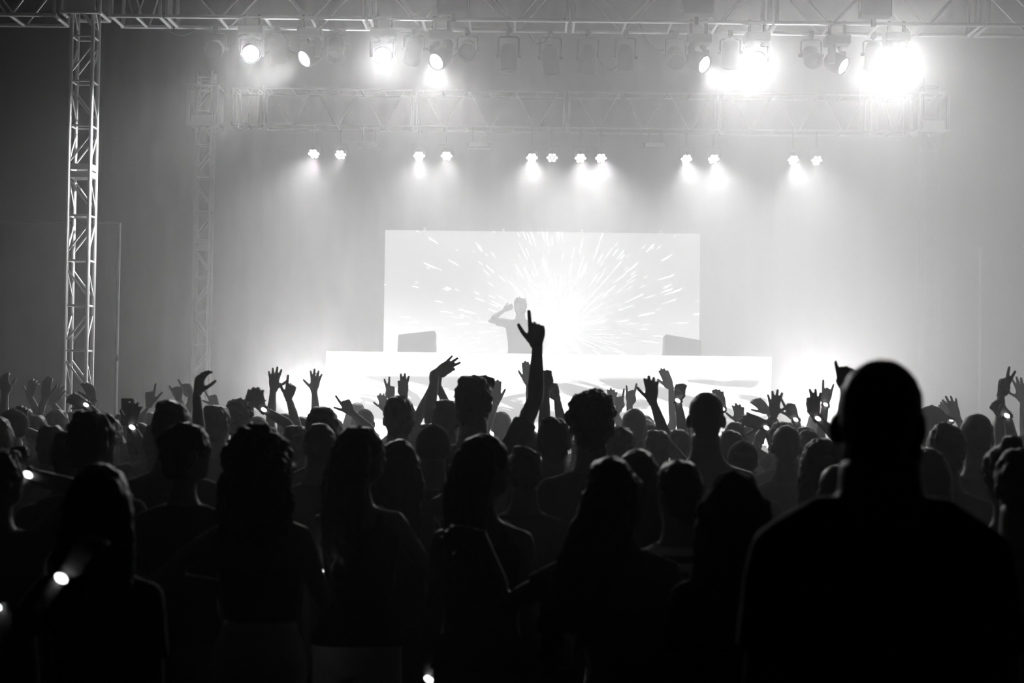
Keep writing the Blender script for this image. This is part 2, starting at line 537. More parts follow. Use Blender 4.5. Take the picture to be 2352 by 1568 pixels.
REARP = [(722, 350, 1, -4), (783, 352, 0, -3), (963, 355, .5, 0), (1026, 355, .4, 0), (1222, 359, 1, 0), (1268, 359, 0, 0),
         (1333, 360, 1, 1), (1380, 360, 1, 1), (1576, 362, 1, 3), (1638, 362, 1, 4), (1821, 364, 1, 3), (1875, 365, 0, 2)]
RLAB = ['first', 'second', 'third', 'fourth', 'fifth', 'sixth', 'seventh', 'eighth', 'ninth', 'tenth', 'eleventh', 'twelfth']
for k, (px, py, on, lean) in enumerate(REARP):
    c = P(px, py, YR)
    t = thing('led_par_lamp', f'small seven-cell lamp under the rear truss, {RLAB[k]} counted from the bright tower', 'stage lamp', c, 'seven-cell lamps under the rear truss')
    aim = Vector((lean * .03, -.78, -.72)).normalized()
    R = aim_matrix(aim)
    o = link('housing', shared('pod', pod_mesh), None, t); o.matrix_local = R
    mm = M['led'] if on else M['leddim']
    for q in range(7):
        a = 2 * math.pi * q / 6
        rr = 0 if q == 6 else .062
        o = link('led_cell', shared('cell' + mm.name, lambda: cell_mesh(mm)), None, t)
        o.matrix_local = R @ Matrix.Translation((rr * math.cos(a), rr * math.sin(a), 0))
    zt = zr0 - c.z
    bm = bmesh.new(); sweep(bm, [(-.115, .0, 0), (-.115, 0, .16), (.115, 0, .16), (.115, 0, 0)], .009, 6)
    link('yoke', bm_mesh('yoke', bm, M['dark']), None, t)
    rod('hanger', (0, 0, .16), (0, .0, zt + .03), .014, M['black'], t, 8)
    spot(t, aim * .1, (lean * .03, -.6, -.8), (300 * on if on else 60) * GAIN['rearL' if px < 1100 else 'rearM' if px < 1500 else 'rearR'], 85, 1.0, .06)
for px, lab in ((848, 'flat strobe bar under the rear truss above the screen corner nearest the tower'), (1100, 'flat strobe bar under the rear truss left of the paired middle lamps'), (1505, 'flat strobe bar under the rear truss right of the paired middle lamps')):
    c = P(px, 334, YR)
    t = thing('strobe_bar', lab, 'stage lamp', c, 'strobe bars under the rear truss')
    link('housing', bm_mesh('housing', box_bm(-.18, .18, -.06, .06, -.05, .05, .01), M['dark']), None, t)
    link('lamp_window', bm_mesh('lamp_window', box_bm(-.16, .16, -.065, -.059, -.035, .035), M['alu']), None, t)
    rod('hanger', (-.1, 0, .05), (-.1, 0, zr0 - c.z), .012, M['black'], t, 8)
    rod('hanger', (.1, 0, .05), (.1, 0, zr0 - c.z), .012, M['black'], t, 8)

# cables along the front truss
def cable(a, b, drop, label):
    tag(tube_obj('cable', sag(a, b, drop), .009, M['rubber']), label, 'cable', 'power cables on the front truss')
FC = YF + .56
cable(P(590, 122, FC), P(628, 112, FC), .02, 'short black cable from the first blazing lamp to its neighbour can')
cable(P(655, 108, FC), P(755, 100, FC), .12, 'black cable looping beside the oval lamp near the tower')
cable(P(870, 95, FC), P(935, 80, FC), -.05, 'black cable arching over the bright round celled lamp')
cable(P(980, 110, FC), P(1062, 112, FC), .13, 'black cable looping under the midspan oval lamp')
cable(P(1215, 80, FC), P(1262, 82, FC), .1, 'black cable hanging between the first two middle cans')
cable(P(1370, 125, FC), P(1420, 150, FC), .12, 'black cable dipping between the last two middle cans')
cable(P(1465, 45, FC), P(1525, 115, FC), .12, 'black cable swinging down to the hazy can past midspan')
cable(P(455, 62, FC), P(380, 64, FC), .1, 'black cable sagging under the truss near the tower')
for px, y0, y1, lab in ((605, 205, 282, 'thin cable hanging beside the near end of the rear truss'), (1975, 215, 300, 'thin cable hanging at the hazy end of the rear truss')):
    tag(tube_obj('hanging_cable', [P(px, y0 - 8, YR + .01), P(px, y1, YR + .01)], .008, M['alu']), lab, 'cable')


# ------------------------------------------------------------------ screen and booth
def led_material(name, lo, hi, cx, cz, sx, mode):
    m = bpy.data.materials.new(name); m.use_nodes = True
    nt = m.node_tree; nt.nodes.clear(); L = nt.links.new
    def nd(t, **kw):
        n = nt.nodes.new(t)
        for k, v in kw.items(): setattr(n, k, v)
        return n
    def math_(op, a, b=None, c=None):
        n = nd('ShaderNodeMath', operation=op)
        for i, v in enumerate((a, b, c)):
            if v is None: continue
            if isinstance(v, (int, float)): n.inputs[i].default_value = v
            else: L(v, n.inputs[i])
        return n.outputs[0]
    tc = nd('ShaderNodeTexCoord'); sep = nd('ShaderNodeSeparateXYZ'); L(tc.outputs['Object'], sep.inputs[0])
    X = math_('SUBTRACT', sep.outputs[0], cx); Z = math_('SUBTRACT', sep.outputs[2], cz)
    rad = math_('SQRT', math_('ADD', math_('MULTIPLY', X, X), math_('MULTIPLY', Z, Z)))
    ang = math_('ARCTAN2', Z, X)
    com = nd('ShaderNodeCombineXYZ')
    if mode == 'burst':
        L(math_('MULTIPLY', ang, 13.0), com.inputs[0]); L(math_('MULTIPLY', rad, .75), com.inputs[1])
        n1 = nd('ShaderNodeTexNoise'); n1.inputs['Scale'].default_value = 3.2; n1.inputs['Detail'].default_value = 2
        L(com.outputs[0], n1.inputs['Vector'])
        # streaks thin out with distance from the burst
        thr = math_('MULTIPLY_ADD', rad, .03, .59)
        st = nd('ShaderNodeMapRange'); L(math_('SUBTRACT', n1.outputs['Fac'], thr), st.inputs['Value'])
        st.inputs['From Min'].default_value = 0; st.inputs['From Max'].default_value = .03
        core = nd('ShaderNodeMapRange', interpolation_type='SMOOTHSTEP'); L(rad, core.inputs['Value'])
        core.inputs['From Min'].default_value = 2.3; core.inputs['From Max'].default_value = 0.0
        low = nd('ShaderNodeMapRange', interpolation_type='SMOOTHSTEP'); L(Z, low.inputs['Value'])
        low.inputs['From Min'].default_value = .75; low.inputs['From Max'].default_value = -.35
        soft = math_('MAXIMUM', math_('MULTIPLY', math_('MULTIPLY', core.outputs[0], core.outputs[0]), .3), math_('MULTIPLY', low.outputs[0], .22))
        fac = math_('MINIMUM', math_('ADD', st.outputs[0], soft), 1.0)
    else:
        L(math_('MULTIPLY', X, .55), com.inputs[0]); L(math_('MULTIPLY_ADD', X, .5, math_('MULTIPLY', Z, 2.6)), com.inputs[1])
        n1 = nd('ShaderNodeTexNoise'); n1.inputs['Scale'].default_value = 1.7; n1.inputs['Detail'].default_value = 4; n1.inputs['Distortion'].default_value = .6
        L(com.outputs[0], n1.inputs['Vector'])
        st = nd('ShaderNodeMapRange'); L(n1.outputs['Fac'], st.inputs['Value'])
        st.inputs['From Min'].default_value = .46; st.inputs['From Max'].default_value = .54
        up = nd('ShaderNodeMapRange'); L(Z, up.inputs['Value']); up.inputs['From Min'].default_value = .12; up.inputs['From Max'].default_value = .3
        fac = math_('MAXIMUM', st.outputs[0], up.outputs[0])
    mix = nd('ShaderNodeMapRange'); L(fac, mix.inputs['Value']); mix.inputs['To Min'].default_value = lo; mix.inputs['To Max'].default_value = hi
    e = nd('ShaderNodeEmission'); L(mix.outputs[0], e.inputs[1])
    o = nd('ShaderNodeOutputMaterial'); L(e.outputs[0], o.inputs[0])
    m.cycles.emission_sampling = 'FRONT'
    return m


YS, YB = 24.2, 20.6
a = P(885, 528, YS); b = P(1608, 537, YS)
scz = (a.z + b.z) / 2; z0s = P(1245, 835, YS).z
scr = thing('led_screen', 'huge bright video screen with radiating white streaks behind the performer', 'screen', ((a.x + b.x) / 2, YS, z0s))
hw = (b.x - a.x) / 2; hs = scz - z0s
SCREEN_M = led_material('screen_picture', .36 * GAIN['screen'], 2.6 * GAIN['screen'], .28, P(1280, 760, YS).z - z0s, 1, 'burst')
link('display', bm_mesh('display', box_bm(-hw, hw, -.012, 0, 0, hs), SCREEN_M), None, scr)
link('cabinet', bm_mesh('cabinet', box_bm(-hw, hw, .001, .09, 0, hs), M['black']), None, scr)
for s in (-.75, -.25, .25, .75):
    rod('support_leg', (hw * s, .14, STAGE_Z - z0s), (hw * s, .14, hs), .03, M['dark'], scr)
    rod('rigging_eye', (hw * s, .04, hs), (hw * s, .04, hs + .05), .02, M['alu'], scr)
a = P(750, 806, YB); b = P(1762, 820, YB)
bz = (a.z + b.z) / 2
bo = thing('dj_booth', 'wide bright video-fronted booth with drifting cloud picture across the stage', 'booth', ((a.x + b.x) / 2, YB, STAGE_Z))
hw = (b.x - a.x) / 2; hb = bz - STAGE_Z
BOOTH_M = led_material('booth_picture', 0.32 * GAIN['booth'], 3.2 * GAIN['booth'], 0, .75, 1, 'cloud')
link('display', bm_mesh('display', box_bm(-hw, hw, -.012, 0, .04, hb), BOOTH_M), None, bo)
link('counter', bm_mesh('counter', box_bm(-hw, hw + .05, .001, .95, hb - .06, hb - .004), M['black']), None, bo)
link('body', bm_mesh('body', box_bm(-hw, hw, .001, .12, 0, hb - .062), M['black']), None, bo)
link('end_strip', bm_mesh('end_strip', box_bm(hw + .005, hw + .055, -.012, .06, 0, hb), glow('booth_edge', 2.0)), None, bo)
for s in (-1, 0, 1):
    rod('support_leg', (s * (hw - .1), .85, 0), (s * (hw - .1), .85, hb - .06), .04, M['dark'], bo)


def monitor(quad, label, yaw):
    c = P(sum(q[0] for q in quad) / len(quad), 812, YB + .45)
    t = thing('monitor_speaker', label, 'speaker', (c.x, c.y, STAGE_Z + hb), 'speakers on the booth')
    w = (P(quad[1][0], 790, YB + .45) - P(quad[0][0], 790, YB + .45)).length
    h0 = P(quad[0][0], quad[0][1], YB + .45).z - (STAGE_Z + hb); h1 = P(quad[1][0], quad[1][1], YB + .45).z - (STAGE_Z + hb)
    bm = box_bm(-w / 2, w / 2, -.17, .2, 0, 1)
    for v in bm.verts:
        top = h0 if v.co.x < 0 else h1
        if v.co.z > .5:
            v.co.z = top * (1.0 if v.co.y < 0 else .92)
            v.co.x *= .97
    bmesh.ops.bevel(bm, geom=bm.edges[:], offset=.01, segments=2, affect='EDGES')
    link('cabinet', bm_mesh('cabinet', bm, M['cabinet']), None, t)
    o = link('woofer', bm_mesh('woofer', lathe_bm([(.095, 0), (.085, .012), (.03, -.01), (0, -.004)], 24), M['dark']), None, t)
    o.matrix_local = Matrix.Translation((0, .2, .15)) @ Matrix.Rotation(-math.pi / 2, 4, 'X')
    o = link('tweeter', bm_mesh('tweeter', lathe_bm([(.03, 0), (.02, .008), (0, .01)], 16), M['dark']), None, t)
    o.matrix_local = Matrix.Translation((.14, .2, .2)) @ Matrix.Rotation(-math.pi / 2, 4, 'X')
    return t


monitor([(915, 769), (1001, 760)], 'boxy monitor speaker on the tower end of the booth top', 0)
monitor([(1524, 768), (1608, 782)], 'boxy monitor speaker on the far end of the booth top from the tower', 0)

# ================================================================== people
_sph = {}
def ellipsoid(bm, c, r, rot=None, seg=16, rings=10):
    if (seg, rings) not in _sph:
        vs = [Vector((0, 0, 1))] + [Vector((math.sin(math.pi * i / rings) * math.cos(2 * math.pi * k / seg), math.sin(math.pi * i / rings) * math.sin(2 * math.pi * k / seg), math.cos(math.pi * i / rings)))
                                    for i in range(1, rings) for k in range(seg)] + [Vector((0, 0, -1))]
        fs = [(0, 1 + k, 1 + (k + 1) % seg) for k in range(seg)]
        for i in range(rings - 2):
            a = 1 + i * seg
            fs += [(a + k, a + seg + k, a + seg + (k + 1) % seg, a + (k + 1) % seg) for k in range(seg)]
        a = 1 + (rings - 2) * seg
        fs += [(a + k, len(vs) - 1, a + (k + 1) % seg) for k in range(seg)]
        _sph[seg, rings] = (vs, fs)
    vs, fs = _sph[seg, rings]
    m3 = (rot.to_3x3() if rot is not None else Matrix.Identity(3)) @ Matrix.Diagonal(tuple(r))
    c = Vector(c)
    nv = [bm.verts.new(c + m3 @ v) for v in vs]
    for f in fs: bm.faces.new([nv[q] for q in f]).smooth = True


_junk = []
def remesh(bm, voxel, smooth=2, adapt=0.0, name='body'):
    """One continuous skin around everything in bm."""
    me = bpy.data.meshes.new(name); bm.to_mesh(me); bm.free()
    ob = tv.ob
    ob.data = me
    md, sm = ob.modifiers[0], ob.modifiers[1]
    md.voxel_size = voxel; md.adaptivity = adapt
    sm.iterations = smooth
    tv.update()
    out = bpy.data.meshes.new_from_object(ob.evaluated_get(tv.depsgraph), depsgraph=tv.depsgraph)
    _junk.append(me)
    out.name = name
    return out


class _TV:            # a small private scene, so that building one mesh does not evaluate the whole place
    def __init__(self):
        self.scene = bpy.data.scenes.new('workshop')
        self.layer = self.scene.view_layers[0]
        self.ob = bpy.data.objects.new('workpiece', bpy.data.meshes.new('workpiece'))
        self.scene.collection.objects.link(self.ob)
        md = self.ob.modifiers.new('r', 'REMESH'); md.mode = 'VOXEL'; md.use_smooth_shade = True
        self.ob.modifiers.new('s', 'SMOOTH').factor = .5
    def update(self):
        self.layer.update()
    @property
    def depsgraph(self):
        return self.layer.depsgraph


tv = _TV()

for k, v in dict(skin=.22, skin2=.1, hair=.02, fair_hair=.12, cloth_black=.015, cloth_dark=.04, cloth_grey=.12, cloth_light=.7, denim=.06, shoe=.05).items():
    M[k] = mat(k, v, {'s': .5, 'h': .45}.get(k[0], .85), 0, .2, 25, .15, .3 if k[0] in 'sh' else .12, sheen=.15 if k.startswith('cloth') else 0)


def striped():
    m = mat('striped_cloth', .1, .85, 0, .1, 20, 0, .1)
    nt = m.node_tree; b = nt.nodes['Principled BSDF']
    tc = nt.nodes.new('ShaderNodeTexCoord'); w = nt.nodes.new('ShaderNodeTexWave')
    w.bands_direction = 'Z'; w.inputs['Scale'].default_value = 6.2; w.inputs['Distortion'].default_value = .6; w.inputs['Detail Scale'].default_value = .6
    nt.links.new(tc.outputs['Object'], w.inputs['Vector'])
    r = nt.nodes.new('ShaderNodeMapRange'); nt.links.new(w.outputs['Fac'], r.inputs['Value'])
    r.inputs['From Min'].default_value = .42; r.inputs['From Max'].default_value = .58; r.inputs['To Min'].default_value = .02; r.inputs['To Max'].default_value = .85
    nt.links.new(r.outputs['Result'], b.inputs['Base Color'])
    return m


M['cloth_stripe'] = striped()

# finger poses: per finger (spread, curl1, curl2, curl3) for index, middle, ring, little; thumb (out, opposition, bend)
POSES = dict(
    open=([(13, 4, 8, 5), (3, 2, 6, 4), (-7, 4, 8, 5), (-18, 6, 10, 6)], (52, 12, 8)),
    flat=([(3, 6, 8, 5), (1, 5, 8, 5), (-1, 6, 8, 5), (-4, 8, 10, 6)], (28, 15, 10)),
    relaxed=([(5, 25, 35, 20), (1, 32, 42, 25), (-3, 38, 46, 28), (-7, 42, 48, 30)], (35, 35, 20)),
    claw=([(12, 15, 48, 35), (3, 12, 45, 35), (-7, 16, 48, 35), (-17, 20, 50, 38)], (50, 25, 25)),
    fist=([(2, 80, 95, 60), (0, 84, 98, 62), (-2, 86, 98, 62), (-4, 86, 96, 60)], (18, 70, 50)),
    thumb=([(2, 80, 95, 60), (0, 84, 98, 62), (-2, 86, 98, 62), (-4, 86, 96, 60)], (22, -10, -6)),
    point=([(0, 3, 5, 4), (0, 78, 92, 60), (-2, 82, 94, 60), (-4, 82, 92, 58)], (20, 65, 45)),
    gun=([(2, 3, 6, 4), (0, 66, 84, 55), (-2, 74, 90, 58), (-4, 78, 92, 58)], (42, 0, 44)),
    pointL=([(2, 3, 6, 4), (0, 72, 88, 55), (-2, 78, 92, 58), (-4, 80, 92, 58)], (38, 2, 0)),
    horns=([(6, 4, 6, 4), (0, 78, 92, 60), (-2, 80, 94, 60), (-12, 6, 8, 5)], (18, 70, 45)),
    peace=([(9, 3, 5, 4), (-8, 3, 5, 4), (-2, 80, 92, 60), (-4, 82, 92, 58)], (20, 68, 45)),
    ok=([(6, 48, 62, 38), (1, 18, 20, 12), (-8, 10, 12, 8), (-18, 8, 10, 6)], (34, 46, 38)),
)


def hand(bm, Wp, u, s, n, k, pose):
    """Palm and five separate fingers; Wp wrist, u towards fingertips, s to the thumb side, n out of the palm."""
    fingers, th = POSES[pose]
    def L(a, b, c): return Wp + (u * a + s * b + n * c) * k
    sweep(bm, [L(-.02, 0, 0), L(.012, .001, 0), L(.045, .003, .002), L(.075, 0, .002), L(.098, 0, 0)],
          [(.025 * k, .019 * k), (.028 * k, .018 * k), (.04 * k, .017 * k), (.041 * k, .014 * k), (.036 * k, .011 * k)], 14, ref=n)
    sweep(bm, [L(.008, .02, .006), L(.035, .034, .01), L(.06, .034, .006)], [.016 * k, .017 * k, .012 * k], 10)      # thumb muscle
    base = [(.092, .029), (.097, .0095), (.093, -.0105), (.084, -.029)]
    length = [.082, .09, .084, .068]
    for (sp, c1, c2, c3), (bu, bs), ln, r in zip(fingers, base, length, (.0102, .0104, .01, .0092)):
        a = math.radians(sp)
        fd = u * math.cos(a) + s * math.sin(a)
        p = L(bu, bs, 0)
        pts = [p - fd * .02 * k, p]; rad = [r * k * 1.05, r * k * 1.1]
        ang = 0
        for frac, c in ((.45, c1), (.3, c2), (.25, c3)):
            ang += math.radians(c)
            d = fd * math.cos(ang) + n * math.sin(ang)
            p = p + d * (ln * frac * k)
            pts.append(p); rad.append(r * k * (1.0 if frac > .4 else .95 if frac > .28 else .82))
        sweep(bm, pts, rad, 9, ref=s)
    out, opp, bend = (math.radians(x) for x in th)
    p = L(.03, .03, .006)
    d = (u * math.cos(out) + s * math.sin(out)) * math.cos(opp) + n * math.sin(opp)
    if opp > .8: d = d - s * .35
    pts = [p - d * .02 * k, p]; rad = [.013 * k, .013 * k]
    tgt = (u * .9 + n * .45).normalized()
    for ln, b in ((.04, 0), (.034, bend * .5), (.026, bend)):
        dd = (d * math.cos(b) + (tgt if opp < .9 else (u * .3 - s)) * math.sin(b)).normalized()
        p = p + dd * ln * k
        pts.append(p); rad.append((.0112 if ln > .035 else .0102 if ln > .03 else .0075) * k)
    sweep(bm, pts, rad, 9, ref=n)


def arm_chain(S, Wr, L1, L2, pole):
    d = Wr - S; D = d.length
    if D > (L1 + L2) * .985:
        f = D / ((L1 + L2) * .985); L1 *= f; L2 *= f
    a = max(.02, min(L1, (L1 * L1 - L2 * L2 + D * D) / (2 * D)))
    hgt = math.sqrt(max(0, L1 * L1 - a * a))
    dn = d.normalized()
    pp = pole - dn * pole.dot(dn)
    if pp.length < 1e-3: pp = Vector((0, -1, 0))
    return S + dn * a + pp.normalized() * hgt, D


HEAD_TOP = 1.775
def build_person(spec):
    """spec: px, top (photo position of the top of the head), d metres from the camera, and how the person looks."""
    px, top, d = spec['px'], spec['top'], spec['d']
    Pt = P(px, top, d)
    hair = spec.get('hair', 'short')
    extra = {'big': .05, 'curly': .035, 'cap': .015, 'bald': 0, 'buzz': .006, 'bun': .02}.get(hair, .02)
    floor_z = spec.get('floor', 0.0)
    hgt = spec.get('h') or (Pt.z - floor_z - extra)
    k = hgt / HEAD_TOP
    base = Vector((Pt.x, Pt.y, floor_z))
    yaw = math.radians(spec.get('yaw', 0)); B3 = Matrix.Rotation(yaw, 3, 'Z')
    lean = spec.get('lean', 0.0)            # sideways lean of the upper body, metres at head height
    fem = spec.get('fem', False)
    wid = spec.get('wide', 1.0)
    def Q(x, y, z):
        v = B3 @ Vector((x, y, 0)) * k
        t = max(0, (z - .9) / .9)
        return Vector((v.x + (lean * (t - 1)), v.y, z * k))
    fy = (B3 @ Vector((0, 1, 0)))
    vox = spec.get('vox', .0125)
    # ---- torso rings
    w = wid; nk = spec.get('neck', 1.0 if fem else 1.1); sh = spec.get('shrug', 0.0); tp = spec.get('trap', 0.0)
    ring = ([(.80, .14, .10, 0), (.90, .178, .118, -.01), (.98, .16, .105, 0), (1.07, .122, .085, .01), (1.18, .138, .095, .01), (1.28, .15, .112, .012), (1.35, .152, .1, .0), (1.40, .138, .085, -.01), (1.44, .1, .068, -.016), (1.475, .062, .056, -.018), (1.52, .047*nk, .052*nk, -.01), (1.6, .046*nk, .052*nk, .0)]
            if fem else
            [(.80, .145, .105, 0), (.90, .168, .115, -.005), (.98, .16, .11, 0), (1.07, .15, .105, .008), (1.18, .162, .112, .01), (1.28, .18, .122, .01), (1.35, .184, .115, .0), (1.40, .168, .1, -.01), (1.445, .128, .082, -.016), (1.485, .084, .07, -.02), (1.525, .06*nk, .062*nk, -.012), (1.6, .057*nk, .06*nk, .0)])
    def torso(bm, z0, z1, off, flare=0.0):
        rr = [r for r in ring if z0 <= r[0] <= z1]
        sweep(bm, [Q(0, r[3], r[0]) for r in rr], [((r[1] * w + off + flare * max(0, (1.1 - r[0]))) * k, (r[2] * w + off + flare * max(0, (1.1 - r[0]))) * k) for r in rr], 22, ref=fy)
    bm = bmesh.new()
    torso(bm, .8, 1.6, 0)
    # ---- head
    hy = math.radians(spec.get('turn', 0)) + yaw
    HR = Matrix.Rotation(math.radians(spec.get('tilt', 0)), 3, 'Y') @ Matrix.Rotation(hy, 3, 'Z') @ Matrix.Rotation(math.radians(spec.get('nod', 0)), 3, 'X')
    neck = Q(0, 0, 1.56)
    hk = k * spec.get('head', 1.0)
    def Hd(x, y, z): return neck + HR @ (Vector((x, y, z)) * hk)
    def he(c, r, b=None, **kw): ellipsoid(b if b is not None else bm, Hd(*c), [q * hk for q in r], HR, **kw)
    he((0, .012, .122), (.074, .094, .092)); he((0, .038, .062), (.058, .062, .066)); he((0, .07, .028), (.03, .026, .024))
    sweep(bm, [Hd(0, .104, .115), Hd(0, .118, .085), Hd(0, .112, .074)], [.009 * hk, .013 * hk, .012 * hk], 8)
    for sx in (-1, 1):
        he((sx * .08, -.004, .098), (.011 * (spec.get('ear_l', 1.0) if sx < 0 else spec.get('ear_r', 1.0)), .022, .034), seg=8, rings=6)
        he((sx * .031, .088, .108), (.014, .012, .009), seg=8, rings=6)
        he((sx * .03, .09, .128), (.026, .012, .008), seg=8, rings=6)
    he((0, .098, .05), (.024, .012, .007), seg=8, rings=6); he((0, .097, .04), (.02, .012, .007), seg=8, rings=6)
    # ---- legs and feet
    st = spec.get('stance', .1)
    for sx in (-1, 1):
        sweep(bm, [Q(sx * .085, 0, .9), Q(sx * .09, .005, .76), Q(sx * st, .012, .5), Q(sx * st, -.012, .36), Q(sx * st, -.018, .09), Q(sx * st, -.015, .05)],
              [.09 * k * w, .082 * k * w, .058 * k, .057 * k, .037 * k, .036 * k], 14)
        sweep(bm, [Q(sx * st, -.06, .035), Q(sx * st, -.01, .045), Q(sx * (st + .01), .09, .038), Q(sx * (st + .015), .17, .022)], [.03 * k, .038 * k, .036 * k, .022 * k], 10)
    # ---- arms
    arms = spec.get('arms', {})
    hands = []
    chains = {}
    bands = []
    for sx, key in ((-1, 'l'), (1, 'r')):
        a = arms.get(key)
        shx = .152 if fem else .178
        if a is None:
            S = Q(sx * shx * w, -.008, 1.39 + sh)
            Wr = S + Vector(((B3 @ Vector((sx * .05, .07, 0))).x, (B3 @ Vector((sx * .05, .07, 0))).y, -.535)) * k
            u = (Vector((0, 0, -1)) + fy * .25).normalized(); s_ = fy - u * fy.dot(u); s_.normalize()
            E, D = arm_chain(S, Wr, .3 * k, .26 * k, -fy + B3 @ Vector((sx * .08, 0, 0)))
            pose = 'relaxed'; n_ = (s_.cross(u) if sx > 0 else -s_.cross(u))
        else:
            wp = P(a['w'][0], a['w'][1], d + a.get('dy', .12)) - base
            up = max(0, min(1, (wp.z - 1.3 * k) / .3))
            S = Q(sx * (shx - .012 * up) * w, -.008 + .02 * up, 1.39 + sh + .04 * up)
            Wr = wp
            pole = a.get('pole')
            if pole is None: pole = B3 @ Vector((sx * .7, -.2, -1.0)) if up > .2 else -fy + B3 @ Vector((sx * .5, 0, -.3))
            E, D = arm_chain(S, Wr, .3 * k, .26 * k, Vector(pole))
            ang = math.radians(a.get('ang', 0)); back = a.get('back', .1)
            u = Vector((math.sin(ang), back, math.cos(ang))).normalized()
            t = -1 if a.get('thumb', 'L') == 'L' else 1
            s_ = Vector((t * math.cos(ang), 0, -t * math.sin(ang))); s_ = (s_ - u * s_.dot(u)).normalized()
            if a.get('roll'): s_ = (Matrix.Rotation(math.radians(a['roll']), 3, u) @ s_)
            n_ = s_.cross(u) if sx > 0 else -s_.cross(u)
            pose = a.get('pose', 'relaxed')
        ak = k * (.9 if fem else 1.0)
        sweep(bm, [Q(sx * shx * .5 * w, -.005, 1.33), S.lerp(Q(sx * shx * .5 * w, -.005, 1.33), .25), S.lerp(E, .3), S.lerp(E, .7), E, E.lerp(Wr, .25), E.lerp(Wr, .65), Wr, Wr + u * .01],
              [.05 * ak, .052 * ak, .05 * ak, .043 * ak, .039 * ak, .042 * ak, .034 * ak, .0265 * ak, .026 * ak], 14)
        ellipsoid(bm, S, [.05 * ak] * 3, seg=12, rings=8)
        sweep(bm, [S, S.lerp(E, .3), S.lerp(E, .6)], [.05 * ak, .05 * ak, .045 * ak], 12)
        sweep(bm, [Q(sx * .03, -.018, 1.44 + tp), Q(sx * shx * .55 * w, -.012, 1.415 + sh + tp * .6), S], [.05 * ak, .05 * ak, .05 * ak], 12)
        hb_ = bmesh.new()
        hand(hb_, Wr, u, s_, n_, k * (.9 if fem else 1.0) * (a or {}).get('size', 1.06), pose)
        hands.append(remesh(hb_, .0054 if a is not None else .008, 1, 0.0, 'hand'))
        chains[key] = (S, E, Wr, u, ak)
        if a is not None and a.get('band') or key in spec.get('bands', ''):
            bands.append((E.lerp(Wr, .93), (Wr - E).normalized(), ak))
    # ---- the top-level person and the body
    root = thing('person', spec['label'], 'person', base, spec.get('group', 'people in the standing crowd'))
    body = remesh(bm, vox, 2, .05)
    jb = bmesh.new(); jb.from_mesh(body)
    for hm_ in hands: jb.from_mesh(hm_); _junk.append(hm_)
    jb.to_mesh(body); jb.free()
    body.polygons.foreach_set('use_smooth', [True] * len(body.polygons))
    body.materials.clear(); body.materials.append(M[spec.get('skin', 'skin')])
    link('body', body, None, root)
    cv = max(.013, vox * 1.25)
    # ---- top
    top_kind = spec.get('top_wear', 'tee')
    tm = M[spec.get('top_mat', 'cloth_dark')]
    if top_kind != 'none':
        b = bmesh.new()
        if top_kind == 'strapless':
            torso(b, 1.07, 1.28, .013)
        else:
            torso(b, .9, 1.405 if top_kind in ('tank', 'crop') else 1.49, .016, .06 if top_kind == 'loose' else .015) if top_kind != 'crop' else torso(b, 1.07, 1.36, .014)
        if top_kind in ('tank', 'crop'):
            for sx in (-1, 1):
                sweep(b, [Q(sx * .1 * w, .07, 1.33), Q(sx * .085 * w, .02, 1.46), Q(sx * .09 * w, -.07, 1.42), Q(sx * .1 * w, -.09, 1.33)], [.02 * k, .02 * k, .022 * k, .02 * k], 8)
        if top_kind in ('tee', 'loose', 'long'):
            for key, sx in (('l', -1), ('r', 1)):
                S, E, Wr, u, ak = chains[key]
                ellipsoid(b, S, [.06 * ak] * 3, seg=12, rings=8)
                sweep(b, [S, S.lerp(E, .3), S.lerp(E, .62)], [.06 * ak, .062 * ak, .063 * ak], 14)
                sweep(b, [Q(sx * .04, -.018, 1.43 + tp), Q(sx * shx * .55 * w, -.012, 1.415 + sh + tp * .6), S], [.055 * ak, .06 * ak, .06 * ak], 12)
                if top_kind == 'long':
                    sweep(b, [Q(sx * .1, 0, 1.32), S.lerp(Q(sx * .1, 0, 1.32), .25), S.lerp(E, .5), E, E.lerp(Wr, .5), E.lerp(Wr, .9)], [.06 * ak, .063 * ak, .058 * ak, .052 * ak, .048 * ak, .038 * ak], 14)
                else:
                    sweep(b, [Q(sx * .1, 0, 1.32), S.lerp(Q(sx * .1, 0, 1.32), .25), S.lerp(E, .35), S.lerp(E, .62)], [.055 * ak, .06 * ak, .062 * ak, .063 * ak], 14)
        if spec.get('hood'):
            sweep(b, [Q(-.09, -.06, 1.47), Q(0, -.1, 1.45), Q(.09, -.06, 1.47)], [.035 * k, .045 * k, .035 * k], 10)
        me = remesh(b, cv, 2, .05); me.name = 'shirt'
        me.materials.clear(); me.materials.append(tm)
        link({'tank': 'tank_top', 'strapless': 'strapless_top', 'crop': 'crop_top'}.get(top_kind, 'shirt'), me, None, root)
    # ---- bottoms
    b = bmesh.new()
    bk = spec.get('bottom', 'trousers')
    zl = .09 if bk == 'trousers' else .62
    sweep(b, [Q(0, r[3], r[0]) for r in ring[:4 if bk != 'trousers' else 3]], [((r[1] * w + .012) * k, (r[2] * w + .012) * k) for r in ring[:4 if bk != 'trousers' else 3]], 20, ref=fy)
    for sx in (-1, 1):
        if zl < .2: sweep(b, [Q(sx * .085, 0, .9), Q(sx * .09, .005, .76), Q(sx * st, .01, .5), Q(sx * st, -.01, .1)], [.1 * k * w, .094 * k * w, .074 * k, .062 * k], 14)
        else: sweep(b, [Q(sx * .085, 0, .9), Q(sx * .09, .005, .76), Q(sx * (st - .005), .01, zl)], [.1 * k * w, .095 * k * w, .092 * k * w], 14)
    me = remesh(b, cv, 2, .05); me.materials.clear(); me.materials.append(M[spec.get('bot_mat', 'denim')])
    link('trousers' if zl < .2 else 'shorts', me, None, root)
